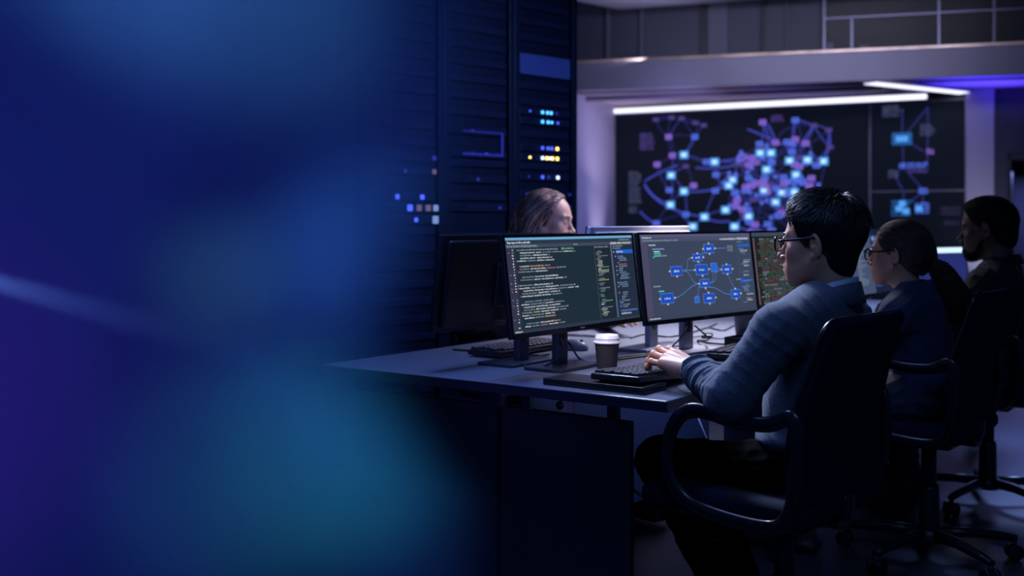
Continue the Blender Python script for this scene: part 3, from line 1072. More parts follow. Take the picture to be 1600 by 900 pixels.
    for q in range(4):
        sc.text(X(0.765), Z(0.165 + 0.02 * q), 0.055 * W, 0.014 * H, U_gr, 2, R)
    sc.rect(X(0.862), Z(0.955), X(0.864), Z(0.10), U_lin, 1)
    sc.text(X(0.866), Z(0.115), 0.05 * W, 0.018 * H, U_gr, 2, R)
    sc.rect(X(0.87), Z(0.17), X(0.985), Z(0.14), U_sel, 2)
    for q in range(30):
        v = 0.19 + 0.0245 * q
        if R.random() < 0.8:
            sc.text(X(0.875 + 0.012 * R.randint(0, 3)), Z(v + 0.014), R.uniform(0.03, 0.08) * W, 0.015 * H, R.choice((U_b, U_sel2, U_gr, U_gr, U_w)), 2, R)
    for v in (0.57, 0.62):
        sc.rect(X(0.868), Z(v + 0.03), X(0.90), Z(v), U_box, 3)
    sc.rect(X(0.868), Z(0.62), X(0.985), Z(0.60), U_box2, 2)
    sc.text(X(0.02), Z(0.985), 0.09 * W, 0.018 * H, U_w, 3, R)


def ui_code_plain(bg, seed, cols):
    def fn(sc, W, H):
        R = random.Random(seed)
        X = lambda u: (u - 0.5) * W
        Z = lambda v: (0.5 - v) * H
        sc.rect(X(0), Z(1), X(1), Z(0), bg, 0)
        sc.rect(X(0), Z(0.05), X(1), Z(0.0), U_bar, 1)
        for q in range(30):
            v = 0.08 + 0.03 * q
            sc.rect(X(0.015), Z(v + 0.014), X(0.03), Z(v), R.choice((U_gr, U_r)), 2)
            x = 0.05 + 0.02 * R.randint(0, 2)
            e_ = R.uniform(0.2, 0.9)
            while x < e_:
                sgm = R.uniform(0.03, 0.12)
                sc.text(X(x), Z(v + 0.018), sgm * W, 0.02 * H, R.choice(cols), 2, R)
                x += sgm + 0.01
    return fn


def ui_split(sc, W, H):
    R = random.Random(21)
    X = lambda u: (u - 0.5) * W
    Z = lambda v: (0.5 - v) * H
    sc.rect(X(0), Z(1), X(1), Z(0), hexm('split_dark', (22, 32, 58)), 0)
    sc.rect(X(0), Z(1), X(0.45), Z(0), hexm('split_grey', (66, 78, 108)), 1)
    for q in range(24):
        sc.text(X(0.16), Z(0.1 + 0.033 * q), R.uniform(0.05, 0.2) * W, 0.018 * H, U_gr, 2, R)
        for u in (0.48, 0.62, 0.8):
            if R.random() < 0.6:
                sc.text(X(u), Z(0.08 + 0.036 * q), R.uniform(0.04, 0.12) * W, 0.02 * H, R.choice((U_b, U_sel, U_sel2, U_gr)), 2, R)
    for q in range(7):
        v = 0.12 + 0.12 * q
        sc.rect(X(0.47), Z(v + 0.05), X(0.53), Z(v), R.choice((U_sel, U_b, U_sel2)), 3)


def ui_bright(sc, W, H):
    R = random.Random(31)
    X = lambda u: (u - 0.5) * W
    Z = lambda v: (0.5 - v) * H
    sc.rect(X(0), Z(1), X(1), Z(0), hexm('blue_panel', (38, 46, 110)), 0)
    sc.rect(X(0), Z(0.11), X(1), Z(0), hexm('bright_bar', (200, 226, 244), 1.3), 1)
    for q in range(7):
        u, v = R.uniform(0.3, 0.9), R.uniform(0.2, 0.9)
        sc.rect(X(u), Z(v + 0.16), X(u + 0.10), Z(v), R.choice((U_sel2, hexm('blue_block', (60, 74, 170)), hexm('violet_block', (80, 70, 150)))), 2)


GM = 'monitors on the bench desks'
monitor('wide black monitor full of code lines, behind the coffee cup', Vector((0.147, 3.46, DZ)), A_ROW, 0.715, 0.292, 0.118, ui_code, group=GM)
monitor('black monitor showing a diagram of linked blue boxes', Vector((0.600, 3.885, DZ)), math.radians(46.5), 0.675, 0.300, 0.113, ui_diagram, group=GM, stand=M_stl)
monitor("monitor with coloured code, half hidden by the nearest man's face", Vector((1.07, 4.50, DZ)), math.radians(50), 0.68, 0.30, 0.113, ui_code_plain(hexm('dark_green_bg', (28, 34, 36)), 3, (hexm('dim_grey', (84, 92, 96)), hexm('dim_green', (62, 96, 74)), hexm('dim_red', (110, 62, 66)), hexm('dim_grey', (84, 92, 96)), U_gr, hexm('dim_orange', (112, 90, 76)))), group=GM)
monitor('monitor with grey and blue columns before the woman with the ponytail', Vector((1.60, 5.16, DZ)), A_ROW, 0.70, 0.31, 0.11, ui_split, group=GM)
monitor('monitor with a bright white bar on top, before the bearded man', Vector((2.17, 5.98, DZ)), math.radians(35), 0.66, 0.285, 0.03, ui_bright, group=GM)
monitor('dark monitor seen from behind, back to back with the code screen', Vector((0.03, 3.56, DZ)), A_ROW + PI, 0.70, 0.292, 0.118, ui_code_plain(U_bg, 4, (U_gr, U_w)), group=GM)
monitor('silver monitor seen from behind, above the diagram screen', Vector((0.49, 3.96, DZ)), A_ROW + PI, 0.70, 0.30, 0.132, ui_code_plain(U_bg, 5, (U_gr, U_w)), stand=M_stl, group=GM, shell=mat('silver_shell', (205, 202, 216), rough=0.4))

# ------------------------------------------------------------------ coffee cups
M_paper = mat('cup_sleeve_brown', (46, 40, 46), rough=0.75, bump=0.25, bscale=500, stretch=(3, 3, 0.2))
M_lid = mat('cup_lid_white', (205, 200, 205), rough=0.35)


def cup(p, label, lid=True, body=None, s=1.0):
    t = thing('coffee_cup', label, 'cup', p, 0.0)
    prof = [(0.0, 0.002), (0.0285, 0.0), (0.030, 0.0015), (0.0395, 0.092), (0.0405, 0.094), (0.0390, 0.0945), (0.0375, 0.092), (0.0, 0.09)]
    MB().lathe([(r * s, z * s) for r, z in prof], 40).build('cup_body', body or M_paper, t)
    if lid:
        pl = [(0.0, 0.0925), (0.0435, 0.0925), (0.0445, 0.0945), (0.0440, 0.0975), (0.0415, 0.099), (0.0405, 0.1005), (0.0400, 0.108), (0.0405, 0.109), (0.0375, 0.1105), (0.0365, 0.118), (0.0350, 0.1195), (0.0330, 0.119), (0.0320, 0.1145), (0.0, 0.1135)]
        MB().lathe([(r * s, z * s) for r, z in pl], 40).build('lid', M_lid, t)
        MB().cyl((0.02 * s, -0.015 * s, 0.1135 * s), (0.02 * s, -0.015 * s, 0.1142 * s), 0.003).build('sip_hole', M_blk, t)
    else:
        rm = MB().lathe([(0.0395 * s, 0.092 * s), (0.042 * s, 0.0925 * s), (0.042 * s, 0.097 * s), (0.0385 * s, 0.097 * s)], 40, closed=True)
        rm.build('rim', mat('cup_rim_grey', (120, 122, 140), rough=0.35), t)
    return t


cup(onz(948.5, 581, DZ), 'dark takeaway coffee cup with a white lid, in front of the code screen', s=0.93)
cup(onz(1162, 526, DZ), 'dark blue cup without a lid, beyond the small black box', lid=False, body=mat('cup_navy', (40, 48, 72), rough=0.5), s=1.0)

# ------------------------------------------------------------------ slab under the keyboard, keyboards
pp = onz(1000, 616.5, DZ)
t = thing('notebook_case', 'flat closed black case lying at the desk edge below the keyboard', 'case', rd(0.048, 0.095, DZ), A_ROW)
MB().box((0, 0, 0.0), (0.125, 0.315, 0.009), bev=0.002).build('base', M_blk2, t)
MB().box((0, 0, 0.0095), (0.125, 0.315, 0.019), bev=0.002).build('lid', M_blk2, t)


def keyboard(loc, rotz, label, L=0.43, Wd=0.135, tilt=(0, 0), stuff=False):
    t = thing('keyboard', label, 'keyboard', loc, rotz)
    t.rotation_euler = (tilt[0], tilt[1], rotz)
    MB().prism([(0, 0), (L, 0), (L, Wd), (0, Wd)], 0.0, 0.018, bev=0.004).build('case', M_blk2, t)
    kb = MB()
    rows, p = 5, Wd / 5.7
    for r_ in range(rows):
        y0 = 0.008 + r_ * p * 1.08
        x = 0.008 + 0.004 * (r_ % 3)
        while x < L - 0.012:
            wk = p * 0.86
            if r_ == 0 and 0.09 < x < 0.12:
                wk = p * 5
            if x + wk > L - 0.006:
                break
            a_, b_ = x, x + wk
            kb.box((a_, y0, 0.016), (b_, y0 + p * 0.88, 0.0265), bev=0.0022, seg=1)
            x += wk + p * 0.16
    kb.build('keys', mat('key_black', (34, 36, 45), rough=0.45), t)
    for x in (0.03, L - 0.05):
        MB().box((x, Wd - 0.022, -0.006), (x + 0.02, Wd - 0.012, 0.002), bev=0.001).build('foot', M_blk, t)
    return t


# near keyboard: its near end rests on the flat case, the far end on the desk
kz = DZ + 0.0205
kb1 = keyboard(rd(0.062, 0.115, kz + 0.005), A_ROW, 'black keyboard under the hand of the nearest man', tilt=(0.0, math.atan2(0.0205, 0.42)), L=0.42, Wd=0.150)
keyboard(rd(0.82, 0.16, DZ + 0.006), A_ROW + 0.12, 'black keyboard at the middle of the desk, beyond the hand', L=0.36, Wd=0.135)
keyboard(rd(0.83, 0.98, DZ + 0.006), A_ROW + PI, 'black keyboard between the stands, facing the blond woman', L=0.40, Wd=0.135)

# small black box, hub, mouse
p = onz(1162, 548, DZ)
t = thing('desk_tray', 'small open black box in front of the dark blue cup', 'box', p, A_ROW)
b = MB()
b.box((-0.06, -0.045, 0), (0.06, 0.045, 0.006), bev=0.002)
for lo, hi in (((-0.06, -0.045, 0.004), (0.06, -0.040, 0.05)), ((-0.06, 0.040, 0.004), (0.06, 0.045, 0.05)), ((-0.06, -0.045, 0.004), (-0.055, 0.045, 0.05)), ((0.055, -0.045, 0.004), (0.06, 0.045, 0.05))):
    b.box(lo, hi, bev=0.002)
b.build('tray', M_blk2, t)
MB().box((-0.05, -0.035, 0.006), (0.05, 0.035, 0.040), bev=0.004).build('insert', M_blk, t)


def cable(pts, label, r=0.0032, m=None, sub=8):
    P = [Vector(q) for q in pts]
    o = MB().tube(P, r, n=8, sub=sub).build('cable', m or M_cab)
    return tag(o, label, 'cable', 'cables on the desk')


def on(px, py, z=DZ + 0.004):
    return onz(px, py, z)


pole1 = Vector((0.147, 3.475, DZ + 0.085))
cable([Vector((0.15, 3.44, DZ + 0.088)), Vector((0.155, 3.40, DZ + 0.05)), on(845, 575), on(820, 573), on(835, 560), on(858, 553)], 'black cable looping from the code screen stand down to the desk')
cable([Vector((0.16, 3.49, DZ + 0.09)), Vector((0.185, 3.50, DZ + 0.06)), on(905, 560), on(925, 566), on(960, 562), on(1010, 556), on(1045, 553)], 'black cable running behind the white-lidded cup')
cable([on(708, 546), on(760, 550), on(800, 553), on(845, 556)], 'black cable lying along the dim end of the desk')
cable([Vector((0.60, 3.86, DZ + 0.09)), Vector((0.58, 3.83, DZ + 0.06)), on(1045, 545), on(1020, 552), on(985, 556), on(955, 560)], 'black cable hanging from the diagram screen stand')
cable([Vector((0.63, 3.89, DZ + 0.09)), Vector((0.68, 3.90, DZ + 0.04)), on(1090, 532), on(1110, 536), on(1140, 538)], 'black cable curving from the diagram screen stand to the black box')
cable([on(1080, 520), on(1105, 512), on(1130, 516), on(1150, 508), on(1175, 512)], 'black cable wound across the bright part of the desk')
cable([on(985, 528), on(1010, 522), on(1045, 526), on(1085, 518), on(1120, 506)], 'black cable crossing behind the silver stand')
cable([on(1070, 528), on(1100, 525), on(1125, 529), on(1150, 524)], 'thin grey cable looped near the dark blue cup', r=0.0025, m=mat('cable_grey', (90, 94, 110), rough=0.5))
cable([rd(0.09, 0.30, 0.62), rd(0.12, 0.26, 0.56), rd(0.10, 0.17, 0.48), rd(0.11, 0.02, 0.40), rd(0.13, -0.10, 0.36)], 'black cable hanging below the desk near the knee', r=0.004)
p = onz(1105, 527, DZ)
t = thing('cable_hub', 'small dark hub among cables on the bright part of the desk', 'hub', p, A_ROW + 0.4)
MB().box((-0.05, -0.02, 0), (0.05, 0.02, 0.014), bev=0.004).build('body', M_blk2, t)
for q in range(4):
    MB().box((-0.036 + q * 0.022, -0.0205, 0.004), (-0.022 + q * 0.022, -0.0195, 0.010)).build('port', M_bez, t)
p = onz(905, 540, DZ)
t = thing('mouse', 'grey computer mouse behind the white-lidded cup', 'mouse', rd(0.80, 0.80, DZ), A_ROW + PI)
f = Field((-0.05, -0.07, -0.01), (0.05, 0.07, 0.06), 0.002)
f.ell((0, 0, 0.006), (0.031, 0.056, 0.032), 0)
f.plane((0, 0, 0.0), (0, 0, -1), 0.002)
link('body', f.mesh('body'), mat('mouse_grey', (96, 98, 112), rough=0.4), t)
MB().cyl((-0.003, 0.030, 0.030), (0.003, 0.030, 0.030), 0.008, n=16).build('wheel', M_blk, t)

o = MB().tube([rd(0.55, 0.20, 0.60), rd(0.53, 0.10, 0.40), rd(0.52, 0.06, 0.18), rd(0.53, 0.02, 0.02), rd(0.50, -0.10, 0.006)], 0.004, n=8, sub=8).build('cable', mat('cable_pale', (150, 156, 176), rough=0.5))
tag(o, 'pale cable hanging from the desk to the floor under the nearest chair', 'cable')
o = MB().tube([onz(1300, 720, 0.005), onz(1390, 716, 0.005), onz(1408, 707, 0.006), onz(1400, 690, 0.006)], 0.006, n=8, sub=8).build('cable', M_cab)
tag(o, 'black cable lying on the floor under the desk row', 'cable')
# ================================================================== CHAIRS
M_mesh = mat('chair_fabric', (10, 19, 42), rough=0.9, spec=0.15, bump=0.5, bscale=900, vary=0.08, vscale=60)
M_arm = mat('chair_polished_plastic', (20, 22, 31), rough=0.25)
M_cpl = mat('chair_plastic', (22, 24, 32), rough=0.4)


def chair_proto(label, loc, rotz):
    t = thing('office_chair', label, 'chair', loc, rotz, 'high backed office chairs')
    nu, nv = 28, 36
    z0, z1, rc = 0.475, 0.948, 0.045

    def halfw(v):
        z = z0 + v * (z1 - z0)
        w = 0.228 + 0.030 * math.sin(min(1, v * 1.25) * PI * 0.9) - 0.004 * v
        for dz, r in ((z1 - z, rc), (z - z0, 0.10)):
            if dz < r:
                w -= r - math.sqrt(max(0, r * r - (r - dz) ** 2))
        return w

    def prof(v):
        return -0.160 - 0.060 * v ** 1.1 + 0.018 * math.sin(v * PI * 1.3) - 0.02 * max(0, v - 0.8)

    front, back = [], []
    vs = [0.5 - 0.5 * math.cos(PI * j / nv) for j in range(nv + 1)]
    for v in vs:
        for i in range(nu + 1):
            u = -1 + 2 * i / nu
            x = u * halfw(v)
            y = prof(v) + 0.022 * (abs(x) / 0.24) ** 2.2
            z = z0 + v * (z1 - z0)
            edge = min(1, (1 - abs(u)) * 22) ** 0.5 * min(1, min(v, 1 - v) * 50 + 0.02) ** 0.5
            front.append((x, y + 0.012 * edge, z))
            back.append((x, y - 0.016 * edge, z))
    V = front + back
    n = len(front)
    Fc = []
    for j in range(nv):
        for i in range(nu):
            a = j * (nu + 1) + i
            b, c, d = a + 1, a + nu + 2, a + nu + 1
            Fc.append((a, d, c, b))
            Fc.append((n + a, n + b, n + c, n + d))
    rim = [i for i in range(nu + 1)] + [j * (nu + 1) + nu for j in range(1, nv + 1)] + [nv * (nu + 1) + i for i in range(nu - 1, -1, -1)] + [j * (nu + 1) for j in range(nv - 1, 0, -1)]
    for q in range(len(rim)):
        a, b = rim[q], rim[(q + 1) % len(rim)]
        Fc.append((a, b, n + b, n + a))
    link('backrest', mesh_np('backrest', V, Fc), M_mesh, t)
    mb = MB()
    mb.tube([Vector(front[i]) for i in rim], 0.007, n=8, closed=True, up=(0, 1, 0))
    mb.build('back_frame', M_arm, t)
    # seat
    f = Field((-0.28, -0.2, 0.40), (0.28, 0.34, 0.56), 0.005)
    f.rbox((0, 0.06, 0.475), (0.235, 0.235, 0.030), 0.026, 0)
    f.ell((0, 0.05, 0.56), (0.22, 0.22, 0.05), 0.03, 'sub')
    link('seat', f.mesh('seat'), M_mesh, t)
    MB().prism([(-0.2, -0.12), (0.2, -0.12), (0.21, 0.22), (-0.21, 0.22)], 0.435, 0.452, bev=0.006).build('seat_shell', M_cpl, t)
    mb = MB().box((-0.09, -0.10, 0.40), (0.09, 0.12, 0.44), bev=0.012)
    mb.box((-0.035, -0.17, 0.415), (0.035, -0.06, 0.436), bev=0.006)
    mb.tube([(0, -0.13, 0.425), (0, -0.165, 0.44), (0, -0.172, 0.47), (0, -0.174, 0.50)], 0.02, flat=(0.03, 0.012), sub=5, up=(0, 1, 0.2))
    mech = mb.build('tilt_mechanism', M_cpl, t)
    MB().tube([(0.08, 0.0, 0.42), (0.17, 0.02, 0.415), (0.22, 0.02, 0.42)], 0.006, sub=4).build('lever', M_cpl, mech)
    for s in (-1, 1):
        x = 0.262 * s
        pts = [(x, -0.150, 0.722), (x, -0.09, 0.700), (x, 0.0, 0.698), (x, 0.08, 0.712), (x, 0.135, 0.705), (x, 0.172, 0.665), (x, 0.190, 0.60), (x, 0.180, 0.53), (x * 0.97, 0.13, 0.478), (x * 0.94, 0.03, 0.455), (x * 0.94, -0.09, 0.452), (x * 0.96, -0.135, 0.49), (x, -0.156, 0.56), (x, -0.161, 0.66)]
        mb = MB().tube(pts, 0.016, n=12, closed=True, flat=(0.019, 0.0105), sub=6, up=(1, 0, 0.0))
        a = mb.build('armrest', M_arm, t)
        MB().box((min(x * 0.7, x * 0.95), -0.03, 0.442), (max(x * 0.7, x * 0.95), 0.03, 0.456), bev=0.003).build('bracket', M_cpl, a)
    MB().lathe([(0.0, 0.20), (0.0255, 0.20), (0.0255, 0.405), (0.0, 0.405)], 24).build('gas_spring', M_cpl, t)
    MB().lathe([(0.0, 0.075), (0.036, 0.075), (0.036, 0.105), (0.034, 0.25), (0.031, 0.262), (0.0, 0.262)], 24).build('column_sleeve', M_cpl, t)
    MB().lathe([(0.0, 0.066), (0.05, 0.066), (0.056, 0.08), (0.05, 0.105), (0.038, 0.115), (0.0, 0.115)], 24).build('hub', M_cpl, t)
    for q in range(5):
        a = 2 * PI * q / 5 + 0.35
        ca, sa = math.cos(a), math.sin(a)
        lg = MB().tube([(0.04 * ca, 0.04 * sa, 0.093), (0.14 * ca, 0.14 * sa, 0.094), (0.25 * ca, 0.25 * sa, 0.082), (0.305 * ca, 0.305 * sa, 0.072)], [0.021, 0.019, 0.016, 0.013], n=10, sub=0).build('leg', M_cpl, t)
        cb = MB()
        p = Vector((0.298 * ca, 0.298 * sa, 0))
        cb.cyl(p + Vector((0, 0, 0.03)), p + Vector((0, 0, 0.068)), 0.008, n=10)
        tx = Vector((-sa, ca, 0))
        for w in (-0.017, 0.017):
            cb.cyl(p + tx * (w - 0.009) + Vector((0, 0, 0.027)), p + tx * (w + 0.009) + Vector((0, 0, 0.027)), 0.027, n=18, bev=0.004)
        cb.sphere(p + Vector((0, 0, 0.036)), 0.022, n=12, scale=(1, 1, 0.8))
        cb.build('caster', M_cpl, lg)
    return t


def ang(v):
    return math.atan2(v[1], v[0]) - PI / 2        # local +y turned to v


ch1 = chair_proto('dark high-backed office chair that the nearest man sits in', Vector((0.704, 2.912, 0)), ang((-0.766, 0.643)))
dup(ch1, Vector((1.455, 3.93, 0)), ang((-0.79, 0.61)), 'dark office chair behind the woman with the ponytail')
dup(ch1, Vector((1.985, 4.70, 0)), ang((-0.83, 0.55)), 'dark office chair that the bearded man sits in')

# ================================================================== PEOPLE
def head_shape(f, g=0.0, fem=0.0, only_jaw=False):
    """face and skull; origin between the ears, +y the face, +z up.  g grows everything (for a beard)"""
    nar = 1 - 0.05 * fem
    if not only_jaw:
        f.ell((0, -0.008, 0.040), (0.0755 * nar + g, 0.098 + g, 0.086 + g), 0)
        f.ell((0, 0.028, 0.015), (0.066 * nar + g, 0.068 + g, 0.082 + g), 0.02)
    f.ell((0, 0.034, -0.052), (0.052 * nar + g, 0.056 + g, 0.048 + g), 0.025)
    f.ell((0, 0.079, -0.088), (0.017 - 0.003 * fem + g, 0.016 + g, 0.016 + g), 0.028)
    for s in (-1, 1):
        f.cap((s * 0.057 * nar, 0.002, -0.030), (s * (0.026 - 0.005 * fem), 0.070, -0.088), 0.016 + g, 0.013 + g, 0.025)
    f.ell((0, 0.078, -0.056), (0.032 + g, 0.024 + g, 0.030 + g), 0.02)
    if only_jaw:
        return
    for s in (-1, 1):
        f.ell((s * 0.036 * nar, 0.052, -0.046), (0.022, 0.030, 0.034), 0.02)
        f.ell((s * 0.046 * nar, 0.056, -0.014), (0.021, 0.024, 0.020), 0.022)
        f.cap((s * 0.012, 0.089, 0.028), (s * 0.040, 0.076, 0.030), 0.0095 - 0.003 * fem, 0.008, 0.014)
        f.ell((s * 0.032, 0.103, 0.009), (0.018, 0.016, 0.013), 0.012, 'sub')
        f.ell((s * 0.031, 0.0785, 0.009), (0.0140, 0.0125, 0.0115), 0.003)
        f.cap((s * 0.020, 0.0905, 0.0085), (s * 0.043, 0.085, 0.0085), 0.0010, 0.0010, 0.002, 'sub')
    ns = 1 - 0.12 * fem
    f.cap((0, 0.088, 0.018), (0, 0.1125 - 0.003 * fem, -0.022), 0.0075 * ns, 0.0098 * ns, 0.010)
    f.ell((0, 0.115 - 0.003 * fem, -0.0255), (0.0105 * ns, 0.0095, 0.0092), 0.007)
    for s in (-1, 1):
        f.ell((s * 0.0125 * ns, 0.1005, -0.0295), (0.0085 * ns, 0.011, 0.0078), 0.006)
        f.ell((s * 0.0065, 0.107, -0.0365), (0.0036, 0.006, 0.004), 0.003, 'sub')
    f.cap((-0.021, 0.0925, -0.0525), (0.021, 0.0925, -0.0525), 0.0055, 0.0055, 0.006)
    f.ell((0, 0.0995, -0.0505), (0.019, 0.0075, 0.0062), 0.005)
    f.ell((0, 0.0975, -0.0635), (0.017, 0.0085, 0.0068), 0.006)
    f.cap((-0.024, 0.098, -0.0568), (0.024, 0.098, -0.0568), 0.0014, 0.0014, 0.003, 'sub')
    f.ell((0, 0.103, -0.0745), (0.014, 0.006, 0.005), 0.008, 'sub')
    # neck
    f.cap((0, -0.014, -0.05), (0, -0.034, -0.150), 0.056 - 0.009 * fem, 0.053 - 0.008 * fem, 0.03)
    for s in (-1, 1):                                            # ears
        R = Matrix.Rotation(math.radians(-14), 4, 'X') @ Matrix.Rotation(math.radians(s * 24), 4, 'Z')
        e = 0.0765 * nar
        f.ell((s * (e + 0.002), -0.008, 0.006), (0.0075, 0.0175, 0.031), 0.006, R=R)
        f.ell((s * (e + 0.0085), -0.004, 0.009), (0.006, 0.0105, 0.020), 0.003, 'sub', R=R)
        f.ell((s * (e + 0.0045), -0.002, -0.002), (0.004, 0.006, 0.007), 0.003)
        f.ell((s * (e - 0.001), 0.001, -0.024), (0.0055, 0.008, 0.009), 0.005)
    return f


def hand_vf(side, curl=1.0, h=0.0016, spread=1.0):
    """wrist at the origin, fingers to +y, back of the hand up; thumb to the right on a left hand"""
    f = Field((-0.075, -0.05, -0.075), (0.075, 0.22, 0.055), h)
    f.cap((0, -0.045, 0.0), (0, 0.012, 0.0), 0.0255, 0.026, 0)
    f.ell((0, 0.0, 0.0), (0.031, 0.03, 0.021), 0.012)
    base = {'i': (0.029, 0.092, 0.004), 'm': (0.0095, 0.097, 0.007), 'r': (-0.0105, 0.092, 0.005), 'p': (-0.029, 0.083, 0.000)}
    for k in base:
        b = base[k]
        f.cap((b[0] * 0.55, 0.012, 0.0), b, 0.0155, 0.0125, 0.012)
        f.cap((b[0] * 0.6, 0.03, 0.012), (b[0], b[1], b[2] + 0.006), 0.003, 0.0055, 0.008)
    f.ell((-0.018, 0.045, -0.008), (0.017, 0.036, 0.014), 0.012)
    L = {'i': (0.040, 0.025, 0.021), 'm': (0.044, 0.028, 0.022), 'r': (0.041, 0.026, 0.021), 'p': (0.032, 0.020, 0.019)}
    fan = {'i': 7, 'm': 1.5, 'r': -5, 'p': -13}
    bend = {'i': (2, -38, -62), 'm': (4, -40, -66), 'r': (2, -42, -68), 'p': (-2, -40, -62)}
    nails = []
    for k in base:
        p = Vector(base[k])
        az = math.radians(fan[k] * spread)
        r = 0.0092 if k != 'p' else 0.0080
        for q in range(3):
            e = math.radians(bend[k][q] * curl)
            d = Vector((math.sin(az) * math.cos(e), math.cos(az) * math.cos(e), math.sin(e)))
            n = p + d * L[k][q]
            f.cap(p, n, r, r * 0.91, 0.003)
            f.ell(p + Vector((0, 0, r * 0.15)), (r * 1.04, r * 1.04, r * 1.02), 0.004)
            p, r = n, r * 0.91
        up = Vector((0, -d.z, d.y)).normalized()
        nails.append((p + d * 0.001 + up * r * 0.86, d, up, r))
    # thumb, leaving the side of the palm near its base
    f.cap((0.018, 0.020, -0.006), (0.042, 0.052, -0.016), 0.0165, 0.0125, 0.012)
    f.cap((0.042, 0.052, -0.016), (0.050, 0.082, -0.024), 0.0108, 0.0098, 0.004)
    f.cap((0.050, 0.082, -0.024), (0.047, 0.106, -0.034), 0.0098, 0.0082, 0.003)
    for pn, d, up, r in nails:
        f.ell(pn - up * 0.0006, (r * 0.62, r * 0.62, r * 0.25), 0.001)
    V, Fc = f.verts_faces()
    if side > 0:                                              # right hand: mirror
        V = V * np.array([-1, 1, 1])
        Fc = Fc[:, ::-1]
    return V, Fc


def xf(V, M):
    A4 = np.array(M)
    return V @ A4[:3, :3].T + A4[:3, 3]


def frame_m(p, fwd, up):
    y = Vector(fwd).normalized()
    x = y.cross(Vector(up)).normalized()
    z = x.cross(y)
    M = Matrix.Identity(4)
    for q in range(3):
        M[q][0], M[q][1], M[q][2], M[q][3] = x[q], y[q], z[q], p[q]
    return M


def folds(f, amp, seed, scale=1.0):
    """cloth creases laid over a distance grid: ridges in a few directions, strong in some places and gone in others"""
    R = np.random.default_rng(seed)
    near = np.abs(f.D) < 0.03
    I = np.argwhere(near)
    P = (f.lo + f.h * I).astype(np.float32)
    tot = np.zeros(len(P), dtype=np.float32)
    for q in range(5):
        w = R.normal(size=3)
        w = w / np.linalg.norm(w) * R.uniform(55, 105) * scale
        w2 = R.normal(size=3) * 16 * scale
        w3 = R.normal(size=3) * 9 * scale
        ph = R.uniform(0, 6.28, 3)
        s = np.sin(P @ w + ph[0] + 1.5 * np.sin(P @ w2 + ph[1]))
        mask = np.clip(np.sin(P @ w3 + ph[2]) * 1.6 - 0.5, 0, 1)
        tot += ((1 - np.abs(s)) ** 1.5 - 0.3) * mask
    f.D[near] -= amp * tot
    return f


def flow_strands(f, roots, flow, m, step, off0, off1, lift=None, jit=0.0):
    """paths that start on a hair volume and follow a flow over its surface"""
    P = roots.copy()
    out = []
    n = len(P)
    for q in range(m):
        t = q / (m - 1)
        g = f.grad(P)
        off = off0 + (off1 - off0) * t
        P = P - g * (f.sample(P) - off)[:, None]
        out.append(P.copy())
        d = flow(P, t)
        d = d - g * (d * g).sum(1, keepdims=True) * 0.9
        d /= np.linalg.norm(d, axis=1, keepdims=True) + 1e-9
        if jit:
            d = d + rng.normal(size=(n, 3)) * jit
        st = step if np.isscalar(step) else step[:, None]
        P = P + d * st
    return np.stack(out, axis=1)


def pick(V, n, keep):
    V = V[keep(V)]
    return V[rng.integers(0, len(V), n)] + rng.normal(size=(n, 3)) * 0.0008


